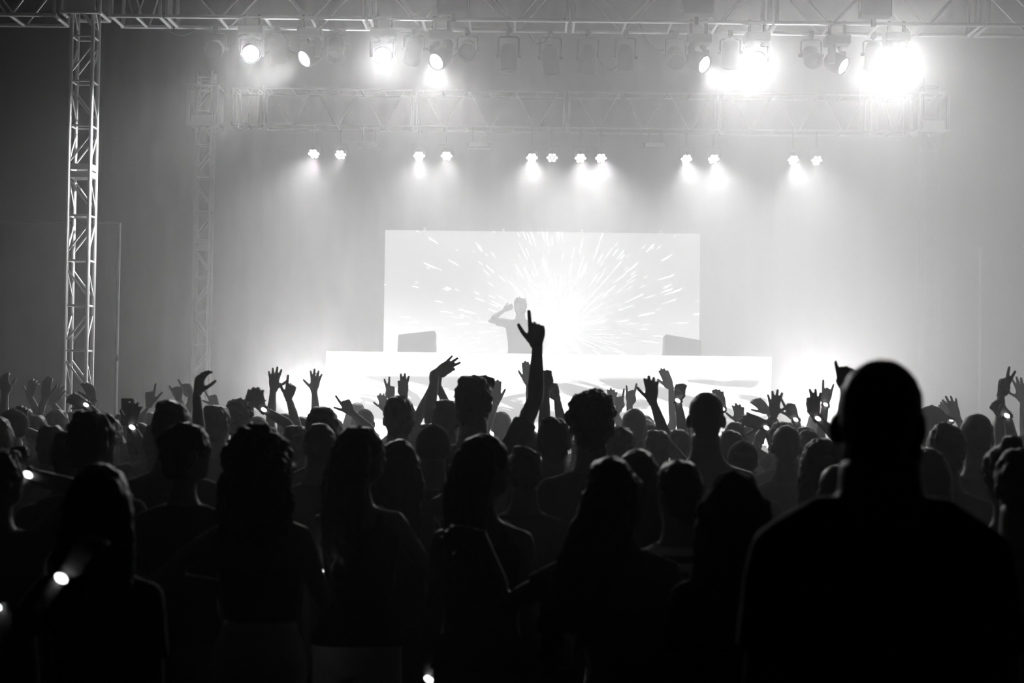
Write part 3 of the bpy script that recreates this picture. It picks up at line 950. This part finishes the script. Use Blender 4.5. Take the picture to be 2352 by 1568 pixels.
    for sx in (-1, 1):
        b = bmesh.new()
        sweep(b, [Q(sx * st, -.075, .03), Q(sx * st, -.02, .05), Q(sx * (st + .008), .08, .045), Q(sx * (st + .014), .17, .03), Q(sx * (st + .015), .19, .024)],
              [(.034 * k, .03 * k), (.044 * k, .05 * k), (.044 * k, .044 * k), (.04 * k, .028 * k), (.02 * k, .014 * k)], 12)
        for v in b.verts: v.co.z = max(v.co.z, .004)
        link('shoe', bm_mesh('shoe', b, M['shoe'], True), None, root)
    # ---- hair
    hm = M[spec.get('hair_mat', 'hair')]
    rnd = random.Random(int(px * 7 + top))
    b = bmesh.new()
    name = 'hair'
    if hair in ('short', 'quiff', 'curly', 'long', 'bun', 'big', 'tail', 'buzz'):
        th = .006 if hair == 'buzz' else .012
        he((0, -.004, .142), (.073 + th, .092 + th, .084 + th), b)
        he((0, -.03, .112), (.066 + th, .066 + th, .075 + th), b)
        he((0, -.045, .07), (.052 + th, .045 + th, .055 + th), b)
        if hair in ('short', 'quiff'):
            he((0, .045, .198), (.055, .05, .032), b); he((-.02, -.03, .215), (.045, .05, .022), b)
        if hair == 'quiff':
            he((.01, .06, .205), (.06, .05, .035), b); he((.03, .085, .2), (.035, .03, .025), b)
        if hair == 'curly':
            for _ in range(90):
                a_, e_ = rnd.uniform(0, 2 * math.pi), rnd.uniform(-.15, 1.45)
                he((.088 * math.cos(a_) * math.cos(e_), -.01 + .1 * math.sin(a_) * math.cos(e_), .14 + .095 * math.sin(e_)), [rnd.uniform(.014, .022)] * 3, b, seg=6, rings=5)
        if hair in ('long', 'big', 'tail'):
            wz = spec.get('hair_w', 1.0 if hair != 'big' else 1.55)
            ln = spec.get('hair_len', .42 if hair == 'long' else .3)
            hx = spec.get('hair_x', 0.0)
            if hair != 'tail':
                n_st = 16
                for q in range(n_st):
                    a_ = math.pi * (1.02 + .96 * q / (n_st - 1))
                    ex = ln * (.85 + .25 * rnd.random())
                    p0 = Hd(.082 * wz * math.cos(a_), -.01 + .095 * math.sin(a_), .13)
                    pts = [Hd(.05 * math.cos(a_), -.01 + .06 * math.sin(a_), .2), p0]
                    for z in (.3, .65, 1.0):
                        o = Vector((.1 * wz * math.cos(a_) + hx * z * ex * 2, -.02 + .075 * math.sin(a_) - .02 * z, 0)) * hk
                        pts.append(neck + HR @ Vector((0, 0, .12 * hk)) + HR.to_3x3() @ Vector((o.x, o.y - .02, 0)) + Vector((rnd.uniform(-.01, .01), rnd.uniform(-.01, .005), -ex * z * k)))
                    sweep(b, pts, [.02 * hk, .026 * hk, .028 * hk, .026 * hk, .012 * hk], 7)
            else:
                sweep(b, [Hd(0, -.1, .17), Hd(0, -.15, .15), Hd(hx, -.15, .03), Hd(hx, -.13, -.12)], [.022 * hk, .028 * hk, .026 * hk, .01 * hk], 9)
            if hair == 'big':
                he((0, -.02, .12), (.125, .12, .12), b)
                for _ in range(120):
                    a_, e_ = rnd.uniform(0, 2 * math.pi), rnd.uniform(-1.0, 1.45)
                    he((.125 * math.cos(a_) * math.cos(e_), -.03 + .115 * math.sin(a_) * math.cos(e_) - .02, .11 + .125 * math.sin(e_)), [rnd.uniform(.015, .028)] * 3, b, seg=6, rings=5)
        if hair == 'bun':
            he(spec.get('bun', (0, -.06, .24)), (.045, .045, .04), b)
    elif hair == 'cap':
        name = 'cap'
        he((0, -.002, .135), (.09, .107, .096), b)
        bd = spec.get('brim', 1)
        sweep(b, [Hd(0, bd * .09, .16), Hd(0, bd * .14, .148), Hd(0, bd * .18, .138)], [(.07 * hk, .012 * hk), (.066 * hk, .008 * hk), (.03 * hk, .006 * hk)], 12, ref=HR @ Vector((0, 0, 1)))
        he((0, 0, .232), (.012, .012, .008), b, seg=8, rings=6)
        hm = M[spec.get('hair_mat', 'cloth_dark')]
    if spec.get('beard'):
        bb = bmesh.new()
        he((0, .05, .035), (.062, .062, .05), bb); he((0, .09, .02), (.036, .03, .036), bb)
        for sx in (-1, 1): he((sx * .06, .02, .06), (.016, .025, .045), bb)
        me = remesh(bb, .009, 2, .02); me.materials.clear(); me.materials.append(M['hair']); link('beard', me, None, root)
    if len(b.verts):
        me = remesh(b, max(.0095, vox * .85), 1, 0.0); me.name = name
        amp = {'short': .009, 'quiff': .009, 'curly': .012, 'big': .016, 'long': .008, 'bun': .008, 'tail': .007, 'buzz': .002}.get(hair, 0) * hk
        if amp:
            off = Vector((px * .13, top * .17, d))
            nv = len(me.vertices)
            co = [0.0] * (nv * 3); nn = [0.0] * (nv * 3)
            me.vertices.foreach_get('co', co); me.vertex_normals.foreach_get('vector', nn)
            for q3 in range(0, nv * 3, 3):
                q = Vector(co[q3:q3 + 3]) * 38 + off
                f_ = amp * (noise.noise(q) + .6 * noise.noise(q * 2.3))
                for e_ in (0, 1, 2): co[q3 + e_] += nn[q3 + e_] * f_
            me.vertices.foreach_set('co', co); me.update()
        me.materials.clear(); me.materials.append(hm)
        link(name, me, None, root)
    else:
        b.free()
    # ---- glowing wristbands
    for c, dr, ak in bands:
        b = bmesh.new()
        R = dr.to_track_quat('Z', 'Y').to_matrix().to_4x4()
        lathe_bm([(.031 * ak, -.011), (.035 * ak, -.009), (.035 * ak, .009), (.031 * ak, .011), (.031 * ak, -.011)], 18, b, Matrix.Translation(c) @ R)
        link('wristband', bm_mesh('wristband', b, M['rubber'], True), None, root)
        b = bmesh.new()
        side = (R.to_3x3() @ Vector((1, 0, 0)))
        toward = (Vector((-c.x - base.x, -c.y - base.y, 0)).normalized())
        side = toward - dr * toward.dot(dr); side.normalize()
        ellipsoid(b, c + side * .033 * ak, (.017, .011, .011), (Matrix.Rotation(.5, 3, 'Y')), seg=10, rings=8)
        wl = link('wristband_light', bm_mesh('wristband_light', b, M['band'], True), None, root)
        wl['label'] = 'glowing white light on the wristband'
    return root

# ------------------------------------------------------------------ the crowd, one entry for each person
FINE = .0075
A = dict
CROWD = [
 # --- nearest people
 A(px=2022, top=842, d=3.05, label='big close-cropped man in a dark tee, nearest to us, seen from behind', hair='buzz', beard=True, turn=-24, tilt=1, wide=1.1, neck=1.24, shrug=.03, trap=.055, ear_l=1.9, ear_r=.5, vox=.0095, top_mat='cloth_black', head=1.02, skin='skin2'),
 A(px=232, top=1064, d=4.1, label='dark long-haired woman low at the near corner below the bright tower', hair='long', fem=True, vox=.011, hair_len=.55, top_mat='cloth_black', arms=dict(l=A(w=(150, 1312), dy=-.2, ang=40, thumb='R', pose='relaxed', pole=(-.6, -.5, -1), band=True))),
 A(px=605, top=963, d=5.3, label='big-haired woman in a dark strapless top and pale shorts, hand on hip', hair='big', fem=True, turn=-15, vox=.009, top_wear='strapless', top_mat='cloth_black', bottom='shorts', bot_mat='cloth_light', hair_len=.3, hair_w=1.25,
   arms=dict(r=A(w=(736, 1322), dy=.3, ang=160, thumb='L', pose='relaxed', pole=(.35, -.6, -1), band=True), l=A(w=(512, 1345), dy=.03, ang=120, thumb='L', pose='flat', pole=(-1, -.2, 0)), )),
 A(px=828, top=976, d=5.4, label='long-haired woman in a tank top turning sideways, one arm reaching out beside her', hair='long', fem=True, turn=-55, vox=.009, top_wear='tank', top_mat='cloth_black', bottom='shorts', bot_mat='cloth_light', hair_len=.45,
   arms=dict(r=A(w=(985, 1168), dy=.25, ang=85, thumb='L', pose='relaxed', pole=(0, -.4, -1)))),
 A(px=1112, top=996, d=5.3, label='woman with long hair and a bare shoulder strap looking toward the brightest lamp', hair='long', fem=True, turn=-60, vox=.009, top_wear='tank', top_mat='cloth_dark', bottom='shorts', bot_mat='cloth_grey', hair_len=.45, bands='l'),
 A(px=1415, top=1044, d=4.7, label='dancing woman with swaying hair and a pale loose shirt, arm stretched sideways', hair='long', fem=True, tilt=-14, lean=-.06, turn=10, vox=.009, top_wear='loose', top_mat='cloth_grey', hair_len=.46, hair_x=-.22,
   arms=dict(l=A(w=(1105, 1232), dy=.12, ang=-88, thumb='L', pose='relaxed', pole=(0, -.3, -1)))),
 A(px=1562, top=1055, d=4.9, label='short-haired person in a horizontally striped shirt', hair='short', turn=25, vox=.009, top_mat='cloth_stripe', wide=.98),
 A(px=1686, top=1080, d=4.6, label='fair-haired woman with smooth straight hair beside the striped shirt', hair='long', fem=True, vox=.011, hair_mat='fair_hair', hair_w=1.12, hair_len=.4, top_mat='cloth_black'),
 A(px=2345, top=1030, d=4.6, label='dark figure cut off by the edge of view beyond the big close-cropped man', hair='short', vox=.012, top_mat='cloth_black', wide=1.1),
 A(px=-5, top=1028, d=5.2, label='person half out of view at the dark edge with a lit wrist', hair='short', turn=-40, vox=.011, top_mat='cloth_black',
   arms=dict(l=A(w=(4, 1392), dy=-.16, ang=175, thumb='R', pose='relaxed', band=True), r=A(w=(52, 1085), dy=.1, ang=-20, thumb='L', pose='fist', band=True))),
 A(px=1205, top=1040, d=6.3, label='person in a grey tee with bowed head between the two sideways-looking women', hair='short', nod=-25, top_mat='cloth_grey', h=1.5),
 # --- middle rows, heads clear against the light
 A(px=395, top=925, d=6.6, label='round-haired man behind the dark long-haired woman and the big-haired woman', hair='short', wide=1.02, head=1.04, top_mat='cloth_dark'),
 A(px=428, top=968, d=5.6, label='dark-haired person with an earring glint left of the big hair', hair='bun', bun=(0, -.08, .16), turn=-50, top_mat='cloth_black', fem=True),
 A(px=497, top=930, d=8.6, label='man with short hair just past the round-haired man', hair='short', turn=-20),
 A(px=213, top=954, d=6.0, label='person with a broad dark head straight below the bright tower', hair='short', turn=-35, wide=1.05, head=1.08),
 A(px=322, top=973, d=8.8, label='person with a small head rimmed with light beside the broad head', hair='buzz', turn=-20, skin='skin2'),
 A(px=548, top=914, d=8.9, label='person with tousled hair and both hands up near the face', hair='curly', fem=True,
   arms=dict(l=A(w=(568, 936), dy=.1, ang=20, thumb='R', pose='claw'), r=A(w=(602, 938), dy=.1, ang=-20, thumb='L', pose='claw', band=True))),
 A(px=740, top=938, d=7.6, label='headbanded person under the open hand in front of the booth end', hair='short', turn=20, head=1.05),
 A(px=735, top=958, d=6.9, label='narrow-headed person with side light on the cheek, lower by the booth end', hair='short', h=1.58, turn=25, head=.92),
 A(px=683, top=976, d=8.2, label='person with a shaded head just past the big-haired woman', hair='short', turn=-30),
 A(px=917, top=911, d=8.0, label='flat-topped short-haired man left of the bent ring hand', hair='short', wide=1.02, head=1.02, turn=8),
 A(px=1090, top=870, d=7.5, label='man with a swept quiff pointing one finger high in the middle', hair='quiff', vox=.011, turn=-22, head=1.06, wide=1.03, top_mat='cloth_dark', skin='skin',
   arms=dict(r=A(w=(1234, 796), dy=.1, ang=-3, thumb='L', pose='gun', pole=(1, -.3, -.8), size=1.06))),
 A(px=1028, top=917, d=8.3, label='person with a dark head tucked behind the quiff-haired pointing man', hair='short', turn=-20),
 A(px=1360, top=913, d=6.5, label='curly-topped man with wide ears in the middle of the crowd', hair='curly', vox=.01, wide=1.06, head=1.16),
 A(px=1622, top=911, d=7.1, label='thick-necked man in a tank top with a flat dark hairline', hair='buzz', vox=.01, wide=1.08, head=1.06, top_wear='tank', top_mat='cloth_dark'),
 A(px=1457, top=942, d=9.2, label='person with a smooth round head between the curly man and the tank-top man', hair='buzz', skin='skin2', head=1.02),
 A(px=1512, top=986, d=8.2, label='person with a low round head just before the tank-top man', hair='short', turn=-15),
 A(px=1425, top=978, d=7.8, label='person with a small dark head close behind the curly man', hair='short'),
 A(px=1706, top=1011, d=7.2, label='person in a pale backward cap beside the tank-top man', hair='cap', brim=-1, hair_mat='cloth_grey'),
 A(px=1690, top=968, d=9.4, label='person with a dark head before the low reaching hands on the booth side', hair='short'),
 A(px=1806, top=984, d=8.0, label='round-headed man below the wrist-lit reaching hands', hair='buzz', skin='skin2', head=1.05, top_mat='cloth_grey'),
 A(px=1886, top=1004, d=6.6, label='long-haired person tucked beside the big close-cropped man, thumb arm raised', hair='long', fem=True, hair_len=.3, vox=.011,
   arms=dict(r=A(w=(1943, 893), dy=-.1, ang=8, thumb='L', pose='thumb', pole=(-.9, -.5, -.5), size=1.15))),
 A(px=2173, top=984, d=7.0, label='person with a broad dark head just past the big close-cropped man', hair='short', head=1.12, wide=1.05),
 A(px=2243, top=958, d=7.5, label='person with a round dark head standing higher near the edge', hair='buzz', head=1.05, skin='skin2'),
 A(px=2140, top=931, d=9.6, label='flat-capped person peeking out beside the big close-cropped man', hair='cap', brim=1, turn=-70),
 A(px=1215, top=986, d=8.2, label='person with a rounded head under the raised pointing arm', hair='short'),
 A(px=1272, top=962, d=7.7, label='person with a shaded head between the pointing arm and the curly man', hair='short', head=1.04),
 A(px=990, top=972, d=8.0, label='person with a low head between the flat-topped man and the quiff-haired man', hair='short', turn=-25),
 A(px=915, top=1031, d=6.1, label='long-haired woman lit along one side of her head behind the reaching woman', hair='long', fem=True, hair_len=.35, h=1.52, bands='r'),
 A(px=838, top=941, d=11.5, label='person with a small pale-haired head far forward by the booth', hair='buzz', hair_mat='fair_hair', fem=True),
 A(px=30, top=938, d=8.6, label='person in a brimmed cap at the dark edge', hair='cap', brim=1, turn=60,
   arms=dict(r=A(w=(52, 985), dy=.1, ang=-8, thumb='L', pose='relaxed'))),
 A(px=120, top=975, d=7.6, label='person with a low head by the raised wrists near the bright tower', hair='short'),
 A(px=1790, top=1000, d=9.4, label='person with a low head under the spread hand on the far booth side', hair='short'),
 A(px=2070, top=960, d=8.4, label='person almost hidden behind the big close-cropped man', hair='short'),
 A(px=1560, top=985, d=9.0, label='person with a low dark head beside the tank-top man under a fist', hair='short'),
]


def raised(*args, **kw):
    return A(f=lambda dd, ddx: _raised(dd, ddx, *args, **kw))


def _raised(dd, ddx, label, d, side, w, pose, ang=0, thumb=None, dx=0.0, drop=.52, **kw):
    """A person known mostly by a raised hand: the wrist is where the photo shows it, the body stands below it."""
    d += dd; dx += ddx; kw = dict(kw)
    thumb = thumb or ('L' if side == 'r' else 'R')
    a = A(w=w, pose=pose, ang=ang, thumb=thumb)
    for q in ('band', 'pole', 'size', 'roll', 'back', 'dy'):
        if q in kw: a[q] = kw.pop(q)
    wz = P(w[0], w[1], d).z
    px_head = w[0] + ((-1 if side == 'r' else 1) * .2 + dx) / d * FPX
    h = kw.pop('h', None) or max(1.52, min(1.87, (wz - drop + .0) / 1.44 * 1.775))
    top = px_of((P(px_head, 900, d).x, d, h + .02))[1]
    art = '' if label.startswith(('fingers', 'spread fingers')) else 'an ' if label[0] in 'aeio' else 'a '
    sp = A(px=px_head, top=top, d=d, label='person with ' + art + label, arms={side: a}, vox=kw.pop('vox', .014), h=h)
    sp.update(kw)
    return sp


CROWD += [
 raised('arm with a limp hand slanting in at the dark edge', 10.0, 'l', (12, 902), 'relaxed', -12),
 raised('cupped hand up nearest the brimmed cap', 11.5, 'r', (70, 912), 'claw', 6),
 raised('narrow flat hand up before the bright tower', 11.0, 'l', (103, 916), 'flat', 4),
 raised('spread hand with fanned fingers beside the bright tower', 11.8, 'r', (121, 926), 'open', 24, thumb='L'),
 raised('bent hand raised in front of the bright tower', 10.5, 'l', (216, 918), 'relaxed', -25, thumb='L'),
 raised('level forearm with a lit wristband crossing the tower foot', 9.2, 'r', (196, 928), 'relaxed', -68, band=True, dx=.35, drop=.4, pole=(1, -.2, -.6)),
 raised('finger pointing up with thumb out, by the thin bright pole', 10.8, 'l', (342, 930), 'pointL', 4),
 raised('thumb-up fist behind the round-haired man', 11.0, 'r', (411, 916), 'thumb', -8),
 raised('finger pointing past the cupped hand, behind the round-haired man', 11.4, 'l', (440, 908), 'point', -32, thumb='L'),
 raised('large cupped hand standing up over the round-haired man', 8.0, 'r', (452, 906), 'relaxed', 8, thumb='R', roll=60, band=False),
 raised('small pointing hand by the rear tower foot', 12.0, 'r', (498, 932), 'pointL', -30),
 raised('five-fingered open palm, higher of two left of the booth', 10.6, 'l', (627, 897), 'open', 4),
 raised('pointing hand with thumb out between two open palms', 10.2, 'r', (664, 916), 'gun', 6),
 raised('five-fingered open palm right at the booth end', 11.6, 'r', (722, 898), 'open', 3),
 raised('hand pinching the air low against the booth picture', 10.2, 'r', (808, 947), 'pointL', -35),
 raised('two-fingered spread hand pale against the booth', 11.6, 'r', (899, 914), 'peace', -8),
 raised('ring-shaped finger sign beside the flat-topped man', 10.4, 'r', (929, 909), 'ok', -8),
 raised('small clawed hand low against the booth picture', 12.6, 'r', (884, 940), 'claw', -14),
 raised('bent forearm ending in a ring of fingers tipped toward the pointing man', 8.6, 'l', (1001, 856), 'ok', 62, thumb='R', dx=-.12, vox=.011, pole=(-.5, -.5, -1)),
 A(px=1000, top=965, d=10.2, label='person with both hands joined overhead behind the bent forearm', hair='short', vox=.0125,
   arms=dict(l=A(w=(994, 885), dy=.05, ang=10, thumb='R', pose='fist', pole=(-1, 0, 0)), r=A(w=(1006, 885), dy=.05, ang=-10, thumb='L', pose='fist', pole=(1, 0, 0)))),
 raised('tall fist right behind the raised pointing arm', 8.6, 'l', (1254, 888), 'fist', -2, dx=0.02),
 raised('pale hand half hidden left of the raised pointing arm', 11.5, 'r', (1214, 880), 'flat', -6),
 raised('leaning fist between the pointing arm and the curly man', 9.2, 'l', (1279, 914), 'fist', -22, thumb='L', dx=.1, pole=(.6, -.3, -1)),
 raised('blocky flat hand just past the quiff-haired man', 11.0, 'l', (1139, 925), 'flat', 0),
 raised('tiny clawed hand rising past the curly hair', 12.0, 'r', (1405, 932), 'claw', 2),
 raised('two-finger horns sign right of the curly man', 11.4, 'l', (1421, 940), 'horns', 2),
 raised('horned hand with a long little finger before the booth', 11.2, 'r', (1446, 928), 'horns', 6, thumb='R'),
 raised('large open clawing hand before the booth clouds', 9.0, 'l', (1500, 923), 'claw', -6, thumb='L', dx=.06),
 raised('pale flat hand leaning over the booth clouds', 11.4, 'r', (1541, 890), 'flat', -24),
 raised('clenched fist on a thick upright forearm beside the tank-top man', 8.4, 'r', (1556, 916), 'fist', 14, thumb='R', band=True, dx=.05),
 raised('hand with a lit wristband right behind the tank-top man', 9.8, 'l', (1661, 936), 'relaxed', -20, thumb='L', band=True),
 raised('curled small hand low before the booth end strip', 10.6, 'r', (1700, 972), 'claw', -6),
 raised('sideways reaching hand with a lit wristband', 9.6, 'r', (1756, 972), 'claw', -78, band=True, dx=.3, drop=.3),
 raised('spread fingers fanned up past the booth end', 9.8, 'l', (1776, 956), 'open', 6),
 raised('drooping hand curling toward the booth', 10.4, 'r', (1764, 944), 'relaxed', -48, dx=.2),
 raised('pinching hand on a lit wrist leaning toward the booth', 9.6, 'l', (1827, 960), 'pointL', -26, thumb='L', band=True, dx=.05),
 raised('finger-ring sign on a lit wrist near the raised thumb', 9.2, 'r', (1874, 956), 'ok', -6, band=True),
 raised('horns sign with a lit wristband beside the raised thumb', 10.4, 'l', (1897, 926), 'horns', 6, thumb='L', band=True),
 raised('open hand spreading sideways past the big close-cropped man', 9.6, 'r', (2200, 962), 'open', -22),
 raised('second hand overlapping the sideways open hand', 11.0, 'l', (2186, 962), 'claw', -30, thumb='L', band=True),
 raised('forearm and pointing hand slanting up near the edge of view', 8.8, 'r', (2299, 906), 'peace', 18, thumb='R', dx=-.05),
 raised('crossed forearm with lit wristbands near the edge of view', 8.6, 'l', (2312, 950), 'fist', -50, thumb='L', band=True, dx=.25, drop=.35),
 raised('fingers just showing at the edge of view past the crossed forearm', 10.8, 'r', (2349, 920), 'open', -8),
 raised('hand holding a dark phone up by the thin bright pole', 8.8, 'r', (302, 978), 'claw', 4, band=True, drop=.45),
]
def settle(people, gap=.45):
    """Give everybody floor space of their own: step forward or back along the line of sight until nobody overlaps."""
    out = []
    spots = []
    def free(x, y):
        return min([((x - a) ** 2 + ((y - b) * 1.15) ** 2) ** .5 for a, b in spots] or [9])
    for sp in people:
        best = None
        if 'f' in sp:
            tries = [sp['f'](dd, ddx) for dd in (0, .3, -.3, .6, -.6, .9, -.9, 1.2, -1.2, 1.6) for ddx in (0, .08, -.08, .16, -.16)]
        else:
            tries = [dict(sp, d=sp['d'] * f) for f in (1, 1.03, .97, 1.06, .94, 1.1, .9, 1.14, .86, 1.18)]
        for c in tries:
            v = free(P(c['px'], c['top'], c['d']).x, c['d'])
            if best is None or v > best[0]: best = (v, c)
            if v >= gap: best = (v, c); break
        c = best[1]
        spots.append((P(c['px'], c['top'], c['d']).x, c['d'])); out.append(c)
    return out


CROWD = settle(CROWD)
for _sp in CROWD:
    build_person(_sp)

ph = P(297, 945, 8.78)
tag(link('phone', bm_mesh('phone', box_bm(ph.x - .036, ph.x + .036, ph.y - .045, ph.y - .037, ph.z - .075, ph.z + .075, .006), M['black'])), 'dark phone held up in portrait beside the thin bright pole', 'phone')

# ------------------------------------------------------------------ the performer
djz = STAGE_Z + .26
dj = build_person(A(px=1196, top=684, d=22.2, floor=djz, yaw=180, turn=-6, nod=-8, label='performer behind the booth holding a headphone cup to one ear', group='performer', hair='short', head=1.1, wide=1.05, vox=.0125, beard=True,
    arms=dict(r=A(w=(1158, 712), dy=-.1, ang=62, thumb='L', pose='relaxed', pole=(-1, -.3, -.5)))))

# ------------------------------------------------------------------ people who close the gaps, seen as dark shapes between the others
KIND = [A(hair='short'), A(hair='long', fem=True), A(hair='buzz'), A(hair='bun', fem=True), A(hair='cap'), A(hair='short', turn=-20)]
FILL = [
 (.40, 5.65, 1, .949, -.21, 'long-haired woman showing as a dark patch behind the dancing woman and striped shirt'),
 (1.08, 5.46, 2, .929, .04, 'close-cropped person mostly covered by the big close-cropped man, on his screen side'),
 (1.67, 5.51, 3, .971, .19, 'woman with a hair bun just before the figure cut off by the edge'),
 (-1.88, 6.42, 0, .956, .22, 'short-haired person wedged behind the dark long-haired woman on the tower side'),
 (1.59, 6.24, 1, .948, -.22, 'long-haired woman close behind the far shoulder of the big close-cropped man'),
 (-.41, 6.88, 4, .982, .03, 'person in a cap between the two women who look sideways'),
 (-2.66, 7.85, 1, .972, .01, 'long-haired woman half cut off at the dark edge below the brimmed cap'),
 (2.96, 9.37, 4, .936, .11, 'person in a cap at the edge of view behind the crossed forearm'),
 (1.12, 9.99, 4, .975, -.24, 'person in a cap almost covered by the neck of the tank-top man'),
 (-3.14, 10.46, 1, .968, -.14, 'long-haired woman among the raised hands before the bright tower'),
 (3.96, 12.22, 3, .927, .19, 'woman with a hair bun far forward at the hazy edge'),
 (3.86, 12.81, 5, .967, -.01, 'dark-haired person far forward under the slanting forearm'),
 (-4.61, 13.7, 2, .967, .11, 'close-cropped person far forward at the dark edge'),
 (2.45, 13.35, 2, .974, -.04, 'close-cropped person far forward under the finger-ring sign'),
 (-1.55, 14.26, 1, .986, -.16, 'long-haired woman far forward before the booth end'),
 (4.58, 14.4, 5, .982, -.1, 'dark-haired person farthest forward at the hazy edge'),
]
made = {}
for x, y, q, s, rz, lab in FILL:
    if q not in made:
        pxx, _ = px_of((x, y, 1.6))
        o = made[q] = build_person(dict(KIND[q], px=pxx, top=900, d=y, h=1.6, label=lab, vox=.016, top_mat=['cloth_dark', 'cloth_black', 'cloth_grey'][q % 3]))
    else:
        o = made[q].copy(); COL.objects.link(o); o['label'] = lab
        for ch in made[q].children:
            c = ch.copy(); COL.objects.link(c); c.parent = o
    o.location = (x, y, 0); o.scale = (s, s, s); o.rotation_euler = (0, 0, rz)
bpy.data.batch_remove([tv.ob] + _junk); bpy.data.scenes.remove(tv.scene)

# ================================================================== haze
def haze():
    o = box('haze', -15.5, 16.5, 3.4, 27.3, 0.05, 11.5, None_mat())
    o['kind'] = 'stuff'
    tag(o, 'drifting theatrical smoke filling the air between crowd and backdrop', 'haze')
    o.display_type = 'WIRE'
    return o


def None_mat():
    m = bpy.data.materials.new('haze'); m.use_nodes = True
    nt = m.node_tree; nt.nodes.clear(); L = nt.links.new
    tc = nt.nodes.new('ShaderNodeTexCoord')
    sep = nt.nodes.new('ShaderNodeSeparateXYZ'); L(tc.outputs['Object'], sep.inputs[0])
    n = nt.nodes.new('ShaderNodeTexNoise'); n.inputs['Scale'].default_value = .33; n.inputs['Detail'].default_value = 3
    L(tc.outputs['Object'], n.inputs['Vector'])
    def mr(src, a, b, c, d, smooth=True):
        r = nt.nodes.new('ShaderNodeMapRange')
        if smooth: r.interpolation_type = 'SMOOTHSTEP'
        for k, v in zip(('From Min', 'From Max', 'To Min', 'To Max'), (a, b, c, d)): r.inputs[k].default_value = v
        L(src, r.inputs['Value']); return r.outputs[0]
    def mul(a, b):
        k = nt.nodes.new('ShaderNodeMath'); k.operation = 'MULTIPLY'; L(a, k.inputs[0])
        if isinstance(b, float): k.inputs[1].default_value = b
        else: L(b, k.inputs[1])
        return k.outputs[0]
    rise = nt.nodes.new('ShaderNodeMath'); rise.operation = 'MULTIPLY_ADD'      # the smoke rolls forward low and stays back high up
    L(sep.outputs[2], rise.inputs[0]); rise.inputs[1].default_value = -HAZE['roll']; L(sep.outputs[1], rise.inputs[2])
    d = mul(mr(rise.outputs[0], 3.4 - 1.75 * HAZE['roll'], HAZE['y1'] - 1.75 * HAZE['roll'], HAZE['near'], 1.0), mr(n.outputs['Fac'], .3, .7, .65, 1.35))
    d = mul(d, mr(sep.outputs[0], HAZE['x0'], HAZE['x1'], HAZE['left'], HAZE['right'], False))
    d = mul(d, mr(sep.outputs[2], 4.6, 7.2, 1.0, HAZE['top']))
    # a thicker bank of smoke added before the booth to lighten performer and speakers
    dist = nt.nodes.new('ShaderNodeVectorMath'); dist.operation = 'DISTANCE'
    sq = nt.nodes.new('ShaderNodeVectorMath'); sq.operation = 'MULTIPLY'; sq.inputs[1].default_value = (.55, 1, 1)
    L(tc.outputs['Object'], sq.inputs[0]); L(sq.outputs[0], dist.inputs[0]); dist.inputs[1].default_value = (.35, 19.6, 1.8)
    d = mul(d, mr(dist.outputs['Value'], 3.2, .6, 1.0, 1.0 + HAZE['bank']))
    d = mul(d, HAZE['density'])
    v = nt.nodes.new('ShaderNodeVolumeScatter'); v.inputs['Color'].default_value = (.92, .92, .92, 1)
    v.inputs['Anisotropy'].default_value = HAZE['g']
    L(d, v.inputs['Density'])
    out = nt.nodes.new('ShaderNodeOutputMaterial'); L(v.outputs[0], out.inputs['Volume'])
    return m


haze()
